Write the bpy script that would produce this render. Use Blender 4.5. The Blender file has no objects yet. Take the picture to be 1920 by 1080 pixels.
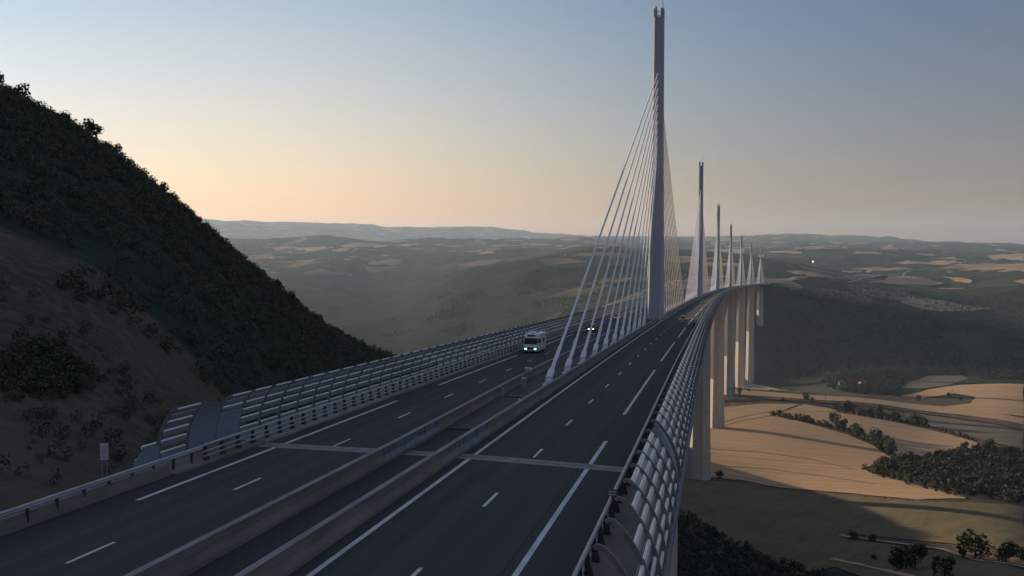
import bpy, bmesh, math, random
import numpy as np
from mathutils import Vector
random.seed(7); rng = np.random.default_rng(7)
R_ = math.radians
SC = bpy.context.scene
COL = SC.collection

# ------------------------------------------------------------------ road axis: 20 km curve, 3 % grade
RC, GRADE = 20481.8, -0.03025
def P(s, lat, z=0.0):
    a = s / RC
    return Vector((RC - (RC - lat) * math.cos(a), (RC - lat) * math.sin(a), GRADE * s + z))
def heading(s): return -s / RC
CAM_S, CAM_LAT, CAM_H = -55.9517, 17.33727, 11.66045
YAW, PITCH, ROLL, FPX = -0.220559, 0.0418153, 0.0037011, 1704.684
C = P(CAM_S, CAM_LAT, CAM_H)
def ray(px, py):
    u, v = px - 960, py - 540
    cr, sr = math.cos(ROLL), math.sin(ROLL)
    u, v = u * cr + v * sr, -u * sr + v * cr
    X, V = u / FPX, -v / FPX
    cp, sp = math.cos(PITCH), math.sin(PITCH)
    Y = cp + V * sp; Z = -sp + V * cp
    cy, sy = math.cos(YAW), math.sin(YAW)
    return Vector((X * cy + Y * sy, -X * sy + Y * cy, Z))
def azel(px, py):
    d = ray(px, py)
    return math.degrees(math.atan2(d.x, d.y)), d.z / math.hypot(d.x, d.y)

# ------------------------------------------------------------------ node helpers
def newmat(name):
    m = bpy.data.materials.new(name); m.use_nodes = True
    nt = m.node_tree; b = nt.nodes['Principled BSDF']
    return m, nt, b
def N(nt, t, **kw):
    n = nt.nodes.new(t)
    for k, v in kw.items():
        if hasattr(n, k): setattr(n, k, v)
        else: n.inputs[k].default_value = v
    return n
def rgba(c): return (c[0], c[1], c[2], 1.0)
def mix(nt, fac, a, b):
    n = nt.nodes.new('ShaderNodeMix'); n.data_type = 'RGBA'
    if isinstance(fac, (int, float)): n.inputs[0].default_value = fac
    else: nt.links.new(fac, n.inputs[0])
    for i, v in ((6, a), (7, b)):
        if isinstance(v, tuple): n.inputs[i].default_value = rgba(v)
        else: nt.links.new(v, n.inputs[i])
    return n.outputs[2]
def noise(nt, scale, vec=None, stretch=None, detail=4, rough=.6):
    co = nt.nodes.new('ShaderNodeTexCoord').outputs['Object'] if vec is None else vec
    if stretch is not None:
        mp = nt.nodes.new('ShaderNodeMapping'); mp.inputs['Scale'].default_value = stretch
        nt.links.new(co, mp.inputs['Vector']); co = mp.outputs['Vector']
    n = N(nt, 'ShaderNodeTexNoise'); n.inputs['Scale'].default_value = scale
    n.inputs['Detail'].default_value = detail; n.inputs['Roughness'].default_value = rough
    nt.links.new(co, n.inputs['Vector']); return n.outputs['Fac']
def ramp(nt, fac, lo, hi):
    n = nt.nodes.new('ShaderNodeMapRange'); n.inputs['From Min'].default_value = lo; n.inputs['From Max'].default_value = hi
    nt.links.new(fac, n.inputs['Value']); return n.outputs['Result']
def bump(nt, b, h, strength, dist):
    n = nt.nodes.new('ShaderNodeBump'); n.inputs['Strength'].default_value = strength; n.inputs['Distance'].default_value = dist
    nt.links.new(h, n.inputs['Height']); nt.links.new(n.outputs['Normal'], b.inputs['Normal'])
def simple(name, col, col2=None, scale=1.0, rough=.7, metal=0., stretch=None, bmp=0, bdist=.02, lo=.35, hi=.65, spec=.5):
    m, nt, b = newmat(name)
    b.inputs['Roughness'].default_value = rough; b.inputs['Metallic'].default_value = metal
    b.inputs['Specular IOR Level'].default_value = spec
    f = noise(nt, scale, stretch=stretch)
    c = mix(nt, ramp(nt, f, lo, hi), col, col2 or tuple(x * .8 for x in col))
    nt.links.new(c, b.inputs['Base Color'])
    if bmp: bump(nt, b, f, bmp, bdist)
    return m
def emit(name, col, strength):
    m, nt, b = newmat(name)
    b.inputs['Base Color'].default_value = rgba(col); b.inputs['Emission Color'].default_value = rgba(col)
    b.inputs['Emission Strength'].default_value = strength
    return m

M = {}
def asphalt():
    m, nt, b = newmat('asphalt')
    b.inputs['Roughness'].default_value = .93; b.inputs['Specular IOR Level'].default_value = .12
    f1 = noise(nt, .22, stretch=(1.6, .05, 1), detail=5)
    f2 = noise(nt, 9., detail=3)
    f3 = noise(nt, .05, stretch=(1, .25, 1))
    c = mix(nt, ramp(nt, f1, .3, .7), (.068, .070, .072), (.092, .091, .091))
    c = mix(nt, ramp(nt, f3, .4, .75), c, (.072, .078, .084))
    la = nt.nodes.new('ShaderNodeAttribute'); la.attribute_name = 'lat'
    def mt(op, a, b_=None, c_=None):
        n = N(nt, 'ShaderNodeMath', operation=op)
        for k, v in enumerate((a, b_, c_)):
            if v is None: continue
            if isinstance(v, (int, float)): n.inputs[k].default_value = v
            else: nt.links.new(v, n.inputs[k])
        return n.outputs[0]
    wv = mt('COSINE', mt('MULTIPLY', mt('SUBTRACT', la.outputs['Fac'], 5.08), 2 * math.pi / 1.93))
    lane = mt('MULTIPLY', mt('LESS_THAN', mt('ABSOLUTE', mt('SUBTRACT', mt('ABSOLUTE', la.outputs['Fac']), 6.5)), 3.9), .26)
    c = mix(nt, mt('MULTIPLY', mt('MULTIPLY_ADD', wv, .5, .5), mt('MULTIPLY', lane, mt('MULTIPLY', f1, 2.))), c, (.125, .122, .118))
    f5 = noise(nt, .35, stretch=(1, .12, 1), detail=3)
    c = mix(nt, mt('MULTIPLY', ramp(nt, f5, .62, .72), .45), c, (.045, .046, .05))
    seam = mt('LESS_THAN', mt('ABSOLUTE', mt('SUBTRACT', mt('ABSOLUTE', la.outputs['Fac']), 9.35)), .03)
    c = mix(nt, mt('MULTIPLY', seam, .6), c, (.03, .03, .033))
    nt.links.new(c, b.inputs['Base Color'])
    bump(nt, b, f2, .25, .01)
    return m
M['asphalt'] = asphalt()
M['paint'] = simple('road_paint', (.80, .81, .80), (.52, .53, .53), 1.6, .8, stretch=(1, .4, 1), lo=.4, hi=.75, spec=.2)
M['joint'] = simple('joint_concrete', (.33, .315, .30), (.22, .21, .20), 1.2, .85)
M['concrete'] = simple('weathered_concrete', (.28, .235, .21), (.19, .165, .152), .7, .9, stretch=(1, .35, 2.2), bmp=.2)
M['median'] = simple('median_concrete', (.105, .098, .098), (.065, .062, .064), .5, .9, stretch=(1, .3, 1), bmp=.15)
M['pier'] = simple('pier_concrete', (.50, .45, .38), (.40, .36, .31), .08, .85, stretch=(1.5, 1.5, .12), spec=.2)
M['deck'] = simple('deck_steel', (.23, .245, .27), (.17, .18, .20), .15, .5, stretch=(1, .2, 1), spec=.3)
M['mast'] = simple('mast_steel', (.40, .43, .49), (.33, .355, .41), .3, .5, stretch=(1, 1, .15), spec=.3)
M['cable'] = simple('white_sheath', (.90, .91, .91), (.78, .79, .80), .8, .45)
M['rib'] = simple('screen_rib', (.20, .23, .255), (.13, .15, .17), 2., .5, metal=.0)
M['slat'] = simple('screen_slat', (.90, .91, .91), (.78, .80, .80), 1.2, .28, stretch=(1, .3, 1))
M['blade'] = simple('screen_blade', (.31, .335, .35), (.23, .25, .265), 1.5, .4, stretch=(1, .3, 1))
M['panel'] = simple('solid_screen_panel', (.30, .35, .40), (.27, .31, .36), .8, .5)
M['rail'] = simple('galvanised_rail', (.50, .51, .52), (.36, .37, .38), 1.5, .45, metal=.1, stretch=(1, .2, 1))
M['post'] = simple('dark_steel_post', (.055, .06, .07), (.035, .038, .045), 2., .5)
M['kerb'] = simple('verge_concrete', (.38, .365, .36), (.27, .26, .26), .9, .9, stretch=(1, .3, 1))
M['steelbar'] = simple('steel_barrier', (.24, .26, .29), (.16, .17, .19), 1.0, .5, metal=.2)
M['white'] = simple('white_paint', (.72, .72, .72), (.60, .60, .61), 1., .4)
M['cream'] = simple('motorhome_white', (.76, .76, .76), (.66, .66, .67), .8, .35)
M['grey'] = simple('grey_plastic', (.30, .31, .33), (.22, .23, .25), 2., .5)
M['black'] = simple('black_plastic', (.018, .018, .02), (.012, .012, .014), 3., .5)
M['tyre'] = simple('tyre_rubber', (.02, .02, .02), (.014, .014, .014), 4., .9)
M['glass'] = simple('dark_glass', (.012, .015, .02), (.010, .012, .016), 1., .12)
M['hgreen'] = emit('green_headlamp', (.25, 1., .70), 3.5)
M['hyel'] = emit('yellow_headlamp', (1., .90, .45), 5.)
M['redlamp'] = simple('red_lens', (.25, .02, .02), (.2, .015, .015), 2., .3)
M['lens'] = simple('clear_lens', (.6, .62, .62), (.5, .5, .5), 2., .2)

def leafmat(name, a, b_):
    m, nt, b = newmat(name)
    b.inputs['Roughness'].default_value = .8; b.inputs['Specular IOR Level'].default_value = .2
    g = nt.nodes.new('ShaderNodeNewGeometry')
    o = nt.nodes.new('ShaderNodeObjectInfo')
    c = mix(nt, g.outputs['Random Per Island'], a, b_)
    hs = nt.nodes.new('ShaderNodeHueSaturation')
    mr = nt.nodes.new('ShaderNodeMapRange'); mr.inputs['To Min'].default_value = .75; mr.inputs['To Max'].default_value = 1.3
    nt.links.new(o.outputs['Random'], mr.inputs['Value']); nt.links.new(mr.outputs['Result'], hs.inputs['Value'])
    nt.links.new(c, hs.inputs['Color']); nt.links.new(hs.outputs['Color'], b.inputs['Base Color'])
    return m
M['leaf'] = leafmat('leaf_green', (.035, .055, .028), (.085, .10, .045))
M['leafdark'] = leafmat('leaf_dark', (.026, .042, .026), (.062, .082, .040))
M['leafshade'] = leafmat('leaf_shade', (.020, .032, .024), (.048, .060, .038))  # darker leaf colour carries the shade on the backlit side of the wood
M['leafforest'] = leafmat('leaf_forest', (.026, .040, .034), (.050, .062, .048))
M['leafdry'] = leafmat('leaf_dry', (.075, .075, .035), (.14, .12, .055))
def scrubmat():
    # whole bushes differ from one another: colour from a low-frequency noise plus per-leaf variation
    m, nt, b = newmat('scrub_leaf')
    b.inputs['Roughness'].default_value = .85; b.inputs['Specular IOR Level'].default_value = .15
    g = nt.nodes.new('ShaderNodeNewGeometry')
    c = mix(nt, g.outputs['Random Per Island'], (.070, .098, .060), (.105, .128, .078))
    f = noise(nt, .045, detail=4)
    c = mix(nt, ramp(nt, f, .42, .68), c, (.115, .108, .075))
    f2 = noise(nt, .03, stretch=(1, 1, 1), detail=3)
    c = mix(nt, ramp(nt, f2, .5, .75), c, (.048, .082, .042))
    nt.links.new(c, b.inputs['Base Color'])
    return m
M['scrub'] = scrubmat()
M['bark'] = simple('bark', (.07, .055, .04), (.045, .035, .028), 3., .9)

def terrainmat():
    m, nt, b = newmat('terrain_ground')
    b.inputs['Roughness'].default_value = 1.; b.inputs['Specular IOR Level'].default_value = 0.
    at = nt.nodes.new('ShaderNodeAttribute'); at.attribute_name = 'grass'
    f1 = noise(nt, .012, detail=6); f2 = noise(nt, .09, detail=4); f3 = noise(nt, .0016, detail=5); f4 = noise(nt, .5, detail=3)
    forest = mix(nt, ramp(nt, f2, .35, .65), (.036, .052, .040), (.066, .080, .056))
    forest = mix(nt, ramp(nt, f1, .5, .72), forest, (.070, .072, .048))
    grass = mix(nt, ramp(nt, f2, .3, .7), (.225, .140, .100), (.150, .105, .082))
    grass = mix(nt, ramp(nt, f1, .42, .6), grass, (.090, .092, .068))
    grass = mix(nt, ramp(nt, f4, .45, .75), grass, (.17, .135, .112))
    sm = N(nt, 'ShaderNodeMath', operation='ADD'); nt.links.new(at.outputs['Fac'], sm.inputs[0])
    s2 = N(nt, 'ShaderNodeMath', operation='MULTIPLY_ADD'); nt.links.new(f1, s2.inputs[0]); s2.inputs[1].default_value = .9; s2.inputs[2].default_value = -.45
    nt.links.new(s2.outputs[0], sm.inputs[1])
    s3 = N(nt, 'ShaderNodeMath', operation='MULTIPLY_ADD'); nt.links.new(f3, s3.inputs[0]); s3.inputs[1].default_value = .8; s3.inputs[2].default_value = -.4
    s4 = N(nt, 'ShaderNodeMath', operation='ADD'); nt.links.new(sm.outputs[0], s4.inputs[0]); nt.links.new(s3.outputs[0], s4.inputs[1])
    c = mix(nt, ramp(nt, s4.outputs[0], .40, .60), forest, grass)
    pl = nt.nodes.new('ShaderNodeAttribute'); pl.attribute_name = 'farmland'
    co = nt.nodes.new('ShaderNodeTexCoord').outputs['Object']
    mp = nt.nodes.new('ShaderNodeMapping'); mp.inputs['Scale'].default_value = (1 / 210., 1 / 330., 0); mp.inputs['Rotation'].default_value = (0, 0, .5); nt.links.new(co, mp.inputs['Vector'])
    wob = N(nt, 'ShaderNodeTexNoise'); wob.inputs['Scale'].default_value = 1.3; wob.inputs['Detail'].default_value = 4; nt.links.new(mp.outputs['Vector'], wob.inputs['Vector'])
    av = nt.nodes.new('ShaderNodeVectorMath'); av.operation = 'MULTIPLY_ADD'; nt.links.new(wob.outputs['Color'], av.inputs[0]); av.inputs[1].default_value = (.5, .5, 0); nt.links.new(mp.outputs['Vector'], av.inputs[2])
    vo = N(nt, 'ShaderNodeTexVoronoi'); vo.feature = 'F1'; vo.inputs['Scale'].default_value = 1.0; nt.links.new(av.outputs[0], vo.inputs['Vector'])
    ve = N(nt, 'ShaderNodeTexVoronoi'); ve.feature = 'DISTANCE_TO_EDGE'; ve.inputs['Scale'].default_value = 1.0; nt.links.new(av.outputs[0], ve.inputs['Vector'])
    sp = nt.nodes.new('ShaderNodeSeparateColor'); nt.links.new(vo.outputs['Color'], sp.inputs[0])
    big = noise(nt, .0007, detail=3)
    def mt(op, a, b_=None):
        n = N(nt, 'ShaderNodeMath', operation=op)
        for k, v in enumerate((a, b_)):
            if v is None: continue
            if isinstance(v, (int, float)): n.inputs[k].default_value = v
            else: nt.links.new(v, n.inputs[k])
        return n.outputs[0]
    pick = mt('GREATER_THAN', mt('ADD', sp.outputs[0], mt('MULTIPLY', mt('SUBTRACT', big, .5), 1.6)), .76)
    pick = mt('MULTIPLY', pick, mt('GREATER_THAN', ve.outputs['Distance'], .07))
    pick = mt('MULTIPLY', pick, pl.outputs['Fac'])
    tan = mix(nt, sp.outputs[1], (.46, .325, .20), (.20, .165, .105))
    c = mix(nt, pick, c, tan)
    nt.links.new(c, b.inputs['Base Color'])
    bump(nt, b, f2, .9, 3.0)
    return m
M['terrain'] = terrainmat()
def mt_(nt, sock, k):
    n = N(nt, 'ShaderNodeMath', operation='MULTIPLY'); nt.links.new(sock, n.inputs[0]); n.inputs[1].default_value = k; return n.outputs[0]
def fieldmat(name, a, b_, rot, freq, c2=None):
    m, nt, b = newmat(name)
    b.inputs['Roughness'].default_value = 1.; b.inputs['Specular IOR Level'].default_value = 0.
    co = nt.nodes.new('ShaderNodeTexCoord').outputs['Object']
    mp = nt.nodes.new('ShaderNodeMapping'); mp.inputs['Rotation'].default_value = (0, 0, R_(rot)); nt.links.new(co, mp.inputs['Vector'])
    wv = N(nt, 'ShaderNodeTexWave'); wv.inputs['Scale'].default_value = freq; wv.inputs['Distortion'].default_value = 3.5
    wv.inputs['Detail'].default_value = 3; wv.inputs['Detail Scale'].default_value = .35
    nt.links.new(mp.outputs['Vector'], wv.inputs['Vector'])
    f = noise(nt, .012, detail=6); f2 = noise(nt, .10, vec=mp.outputs['Vector'], stretch=(1, .05, 1), detail=6, rough=.75)
    c = mix(nt, ramp(nt, f2, .42, .60), a, b_)
    f3 = noise(nt, .55, vec=mp.outputs['Vector'], stretch=(1, .012, 1), detail=3)
    c = mix(nt, mt_(nt, ramp(nt, f3, .45, .62), .40), c, tuple(x * .62 for x in b_))
    sc = N(nt, 'ShaderNodeMath', operation='MULTIPLY'); nt.links.new(wv.outputs['Fac'], sc.inputs[0]); sc.inputs[1].default_value = .16
    c = mix(nt, sc.outputs[0], c, tuple(x * .72 for x in b_))
    c = mix(nt, ramp(nt, f, .45, .8), c, c2 or tuple(x * .75 for x in a))
    nt.links.new(c, b.inputs['Base Color'])
    return m
M['stubble'] = fieldmat('stubble_field', (.59, .405, .235), (.46, .31, .185), 98, .02)
M['stubble2'] = fieldmat('dry_field', (.55, .385, .24), (.44, .305, .19), 106, .03)
M['pale'] = fieldmat('pale_field', (.58, .43, .29), (.47, .35, .24), 30, .01)
M['dull'] = fieldmat('grey_field', (.24, .21, .16), (.19, .17, .13), 70, .02)
M['meadow'] = fieldmat('dry_meadow', (.215, .180, .108), (.165, .150, .092), 25, .012, (.25, .180, .112))
M['track'] = simple('dirt_track', (.55, .40, .26), (.42, .31, .21), .2, 1., spec=0.)
M['tracks'] = simple('tractor_track', (.36, .24, .14), (.29, .195, .115), .3, 1., spec=0.)
M['verge'] = simple('verge_grass', (.070, .068, .042), (.05, .052, .034), .1, 1., spec=0.)

# ------------------------------------------------------------------ mesh builder
WORLD = {}
class MB:
    def __init__(self): self.v = []; self.f = []; self.mi = []; self.cur = 0
    def mark(self, k): self.cur = k
    def add(self, vs, fs):
        n = len(self.v); self.v.extend([tuple(v) for v in vs]); self.f.extend([tuple(i + n for i in f) for f in fs]); self.mi.extend([self.cur] * len(fs))
    def box(self, a, b):
        (x0, y0, z0), (x1, y1, z1) = a, b
        vs = [(x, y, z) for z in (z0, z1) for x, y in ((x0, y0), (x1, y0), (x1, y1), (x0, y1))]
        self.add(vs, [(3, 2, 1, 0), (4, 5, 6, 7), (0, 1, 5, 4), (1, 2, 6, 5), (2, 3, 7, 6), (3, 0, 4, 7)])
    def rings(self, rs, cap=True, closed=True):
        n = len(rs[0]); vs = [v for r in rs for v in r]; fs = []
        for k in range(len(rs) - 1):
            for i in range(n if closed else n - 1):
                j = (i + 1) % n; fs.append((k * n + i, k * n + j, (k + 1) * n + j, (k + 1) * n + i))
        if cap and closed:
            fs.append(tuple(range(n))[::-1]); fs.append(tuple((len(rs) - 1) * n + i for i in range(n)))
        self.add(vs, fs)
    def tube(self, pts, r, n=8, cap=True):
        rad = r if isinstance(r, (list, tuple)) else [r] * len(pts); rs = []
        for k, p in enumerate(pts):
            p = Vector(p); a = Vector(pts[max(k - 1, 0)]); b = Vector(pts[min(k + 1, len(pts) - 1)])
            if (b - a).length < 1e-6: a = Vector(pts[max(k - 2, 0)]); b = Vector(pts[min(k + 2, len(pts) - 1)])
            t = (b - a).normalized()
            u = t.orthogonal().normalized() if abs(t.z) > .9 else t.cross(Vector((0, 0, 1))).normalized()
            w = u.cross(t)
            rs.append([p + u * (rad[k] * math.cos(2 * math.pi * i / n)) + w * (rad[k] * math.sin(2 * math.pi * i / n)) for i in range(n)])
        self.rings(rs, cap)
    def along(self, prof, ss, cap=True, zf=None):
        # prof = closed list of (lat, z) swept along the road axis
        self.rings([[P(s, l, z) for l, z in prof] for s in ss], cap)
    def sbox(self, s0, s1, l0, l1, z0, z1):
        self.along([(l0, z0), (l1, z0), (l1, z1), (l0, z1)], [s0, s1])
    def strip(self, s0, s1, l0, l1, z, step=8.):
        n = max(1, int((s1 - s0) / step)); ss = [s0 + (s1 - s0) * k / n for k in range(n + 1)]
        self.rings([[P(s, l0, z), P(s, l1, z)] for s in ss], False, False)
    def mesh(self, name, off=Vector((0, 0, 0))):
        me = bpy.data.meshes.new(name)
        me.from_pydata([(v[0] - off.x, v[1] - off.y, v[2] - off.z) for v in self.v], [], self.f)
        return me
    def build(self, name, mat, parent=None, smooth=False, kind=None, world=True, fix=True, mat2=None):
        off = WORLD[parent] if (parent is not None and world) else Vector((0, 0, 0))
        me = self.mesh(name, off)
        if fix:
            bm = bmesh.new(); bm.from_mesh(me); bmesh.ops.recalc_face_normals(bm, faces=bm.faces); bm.to_mesh(me); bm.free()
        o = link(name, me, mat, parent, smooth, kind, off if world else Vector((0, 0, 0)))
        if mat2 is not None:
            me.materials.append(mat2); me.polygons.foreach_set('material_index', self.mi)
        return o
def link(name, me, mat, parent=None, smooth=False, kind=None, woff=Vector((0, 0, 0))):
    o = bpy.data.objects.new(name, me); COL.objects.link(o)
    if mat is not None: me.materials.append(mat)
    if smooth: me.polygons.foreach_set('use_smooth', [True] * len(me.polygons))
    if parent is not None: o.parent = parent; WORLD[o] = woff
    else: WORLD[o] = Vector((0, 0, 0))
    if kind: o['kind'] = kind
    return o
def empty(name, loc, label, cat, group=None, rz=0.):
    o = bpy.data.objects.new(name, None); COL.objects.link(o); o.location = loc; o.rotation_euler = (0, 0, rz)
    o.empty_display_size = .5
    tag(o, label, cat, group); WORLD[o] = Vector(loc); return o
def tag(o, label=None, cat=None, group=None, kind=None):
    if label: o['label'] = label
    if cat: o['category'] = cat
    if group: o['group'] = group
    if kind: o['kind'] = kind
    return o
def frange(a, b, st):
    n = max(1, int(math.ceil((b - a) / st))); return [a + (b - a) * k / n for k in range(n + 1)]
def stations(a, b):
    out = [a]
    while out[-1] < b - 1e-6:
        s = out[-1]; out.append(min(b, s + (4 if s < 250 else 8 if s < 800 else 16)))
    return out

# ------------------------------------------------------------------ terrain: control profiles (distance, image row or height) per bearing
def z_at(x, y, D): return C.z + azel(x, y)[1] * D
COLS = {
 -1400: [(20,'z',-.6),(26,'z',-.8),(40,'z',4),(100,'z',30),(250,'z',95),(420,'z',140),(800,'z',160),(3000,'z',120),(9000,'z',150),(20000,'z',250),(27000,'z',200)],
 -700: [(30,'z',-.6),(36,'z',-.8),(55,'z',1.5),(110,'z',16),(250,'z',62),(400,'z',104),(560,'z',118),(900,'z',90),(3000,'z',60),(9000,'z',150),(20000,'z',300),(27000,'z',200)],
 -200: [(38,'z',-.7),(46,'z',-1),(70,'z',1.0),(120,'z',7),(250,'z',42),(400,'z',88),(500,'z',95),(900,'z',0),(1600,'z',-200),(3200,'z',-150),(9000,'z',150),(20000,'z',350),(27000,'z',200)],
 0: [(40,'z',-.7),(50,'z',-1.0),(70,'z',-.8),(110,'z',1),(200,'z',22),(300,'z',50),(400,'y',162),(480,'z',74),(900,'z',-60),(1600,'z',-240),(3200,'z',-180),(9000,'z',100),(20000,'z',420),(27000,'z',200)],
 200: [(50,'z',-1.5),(60,'z',-2.4),(80,'z',-4.0),(120,'z',-1.5),(200,'z',14),(300,'z',36),(400,'y',268),(500,'z',50),(900,'z',-100),(1600,'z',-260),(3200,'z',-200),(6500,'y',480),(10000,'y',447),(12000,'y',450),(20000,'y',414),(27000,'z',200)],
 380: [(50,'z',-2),(60,'z',-4),(100,'z',-12),(160,'z',-9),(250,'z',4),(350,'z',18),(430,'y',423),(520,'z',14),(900,'z',-150),(1600,'z',-280),(2500,'z',-280),(3200,'y',610),(4000,'y',560),(5000,'y',520),(6500,'y',485),(8000,'y',466),(9800,'y',446),(12500,'y',466),(15000,'y',462),(20000,'y',414),(27000,'z',150)],
 550: [(50,'z',-12),(60,'z',-16),(120,'z',-30),(250,'z',-29),(350,'z',-20),(460,'y',568),(560,'z',-25),(700,'z',-46),(850,'z',-92),(950,'z',-175),(1500,'z',-280),(2500,'z',-285),(3000,'y',618),(3800,'y',570),(5000,'y',520),(6500,'y',482),(8000,'y',466),(9800,'y',439),(12500,'y',464),(15000,'y',460),(20000,'y',418),(27000,'z',150)],
 720: [(50,'z',-25),(60,'z',-32),(150,'z',-55),(300,'z',-62),(450,'z',-58),(560,'y',676),(700,'z',-66),(820,'z',-82),(900,'z',-150),(1300,'z',-260),(2100,'z',-290),(2500,'y',672),(3000,'y',622),(3600,'y',585),(4200,'y',548),(4800,'y',556),(6200,'y',494),(8000,'y',468),(9800,'y',448),(12500,'y',466),(15000,'y',462),(20000,'y',428),(27000,'z',150)],
 850: [(50,'z',-28),(150,'z',-65),(300,'z',-84),(500,'z',-80),(640,'z',-69),(780,'z',-87),(1000,'z',-175),(1400,'z',-260),(2100,'z',-295),(2450,'y',660),(2800,'y',600),(3200,'y',562),(3700,'y',521),(4050,'y',508),(4700,'y',522),(6300,'y',486),(8000,'y',468),(9800,'y',450),(12500,'y',466),(15000,'y',462),(20000,'y',425),(27000,'z',150)],
 1000: [(50,'z',-28),(150,'z',-70),(300,'z',-95),(500,'z',-102),(630,'z',-92),(720,'z',-98),(860,'z',-129),(1150,'z',-190),(1500,'z',-250),(2000,'z',-290),(2350,'y',640),(2700,'y',572),(3000,'y',545),(3450,'y',500),(3850,'y',479),(4600,'y',493),(6500,'y',476),(8000,'y',462),(9800,'y',452),(12500,'y',466),(15000,'y',462),(20000,'y',438),(27000,'z',150)],
 1120: [(50,'z',-28),(150,'z',-70),(300,'z',-97),(550,'z',-128),(860,'z',-148),(1100,'z',-180),(1400,'z',-205),(1600,'z',-260),(1950,'z',-295),(2250,'y',600),(2500,'y',556),(2800,'y',535),(3500,'y',497),(4300,'y',468),(6000,'y',460),(10000,'y',456),(20000,'y',443),(27000,'z',150)],
 1250: [(50,'z',-28),(150,'z',-70),(260,'z',-90),(400,'z',-112),(605,'z',-134),(900,'z',-165),(1287,'z',-184),(1420,'z',-190),(1580,'z',-268),(1900,'z',-300),(2100,'z',-240),(2300,'z',-165),(2500,'z',-95),(2700,'z',-78),(3300,'y',512),(4500,'y',482),(6000,'y',468),(10000,'y',458),(20000,'y',444),(27000,'z',150)],
 1350: [(50,'z',-28),(150,'z',-66),(250,'z',-88),(400,'z',-114),(605,'z',-136),(750,'z',-155),(944,'z',-167),(1287,'z',-185),(1420,'y',714),(1580,'z',-268),(1910,'z',-305),(2120,'z',-235),(2310,'z',-168),(2480,'z',-95),(2650,'y',531),(3300,'y',518),(4500,'y',492),(9000,'y',468),(20000,'y',445),(27000,'z',150)],
 1450: [(50,'z',-28),(150,'z',-62),(250,'z',-86),(350,'y',1075),(520,'y',962),(700,'y',886),(950,'y',803),(1287,'y',746),(1440,'y',722),(1620,'z',-268),(1850,'z',-292),(2000,'y',704),(2250,'y',640),(2480,'y',560),(2580,'y',542),(2900,'y',529),(5000,'y',492),(9000,'y',468),(20000,'y',441),(27000,'z',150)],
 1600: [(50,'z',-28),(150,'z',-60),(250,'z',-88),(330,'y',1085),(500,'y',970),(680,'y',900),(950,'y',822),(1300,'y',752),(1480,'y',735),(1750,'y',716),(2000,'y',700),(2300,'y',640),(2600,'y',580),(2850,'y',546),(3400,'y',530),(4000,'y',518),(6000,'y',490),(9000,'y',468),(20000,'y',443),(27000,'z',150)],
 1750: [(50,'z',-28),(150,'z',-60),(230,'z',-82),(300,'y',1082),(450,'y',1000),(560,'y',946),(700,'y',902),(1000,'y',832),(1300,'y',772),(1550,'y',740),(1800,'y',719),(2050,'y',698),(2400,'y',645),(2800,'y',590),(3200,'y',556),(3900,'y',530),(5000,'y',506),(7000,'y',482),(10000,'y',465),(20000,'y',455),(27000,'z',150)],
 1920: [(50,'z',-28),(150,'z',-60),(230,'z',-80),(300,'y',1082),(420,'y',1022),(560,'y',962),(700,'y',920),(1000,'y',842),(1300,'y',778),(1550,'y',737),(1850,'y',712),(2100,'y',695),(2500,'y',640),(3000,'y',572),(3500,'y',532),(4300,'y',509),(6000,'y',488),(9000,'y',470),(20000,'y',461),(27000,'z',120)],
 2400: [(50,'z',-28),(150,'z',-60),(230,'z',-80),(400,'z',-120),(700,'z',-180),(1000,'z',-215),(1550,'z',-240),(2100,'z',-270),(2600,'z',-230),(3500,'z',-110),(6000,'z',-60),(20000,'z',100),(27000,'z',80)],
}
SKY = [(300,412),(380,413),(440,416),(500,418),(570,418),(640,419),(700,423),(720,428),(760,426),(800,428),(840,426),(880,424),(920,427),(960,432),(1000,438),(1040,440),(1070,441),(1100,443),(1130,443),(1300,445),(1400,447),(1440,441),(1480,438),(1520,440),(1560,443),(1600,443),(1650,446),(1700,452),(1800,458),(1920,461)]
az_c = [azel(x, 471)[0] for x in COLS]
azv = np.concatenate([np.arange(-100, -46, 1.0), np.arange(-46, 19, .11), np.arange(19, 62, 1.2)])
lo, hi = math.log(14.), math.log(27000.)
ND = 470
uv = np.linspace(lo, hi, ND); Dv = np.exp(uv)
prof = []
for x, pts in COLS.items():
    ds = [math.log(p[0]) for p in pts]
    zs = [p[2] if p[1] == 'z' else z_at(x, p[2], p[0]) for p in pts]
    # a dense, gently rounded profile
    prof.append(np.interp(uv, ds, zs))
prof = np.array(prof)
H = np.empty((len(azv), ND))
for j in range(ND): H[:, j] = np.interp(azv, az_c, prof[:, j])
def gsm(A, sig, ax):
    r = int(3 * sig) + 1; k = np.exp(-.5 * (np.arange(-r, r + 1) / sig) ** 2); k /= k.sum()
    pad = [(0, 0), (0, 0)]; pad[ax] = (r, r)
    B = np.pad(A, pad, mode='edge'); out = np.zeros_like(A)
    n = A.shape[ax]
    for i, w in enumerate(k):
        sl = [slice(None)] * 2; sl[ax] = slice(i, i + n); out += w * B[tuple(sl)]
    return out
H = gsm(H, 2.0, 1)
fine = (azv > -46) & (azv < 19)
Hf = gsm(H[fine], 9.0, 0); H[fine] = Hf
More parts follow.
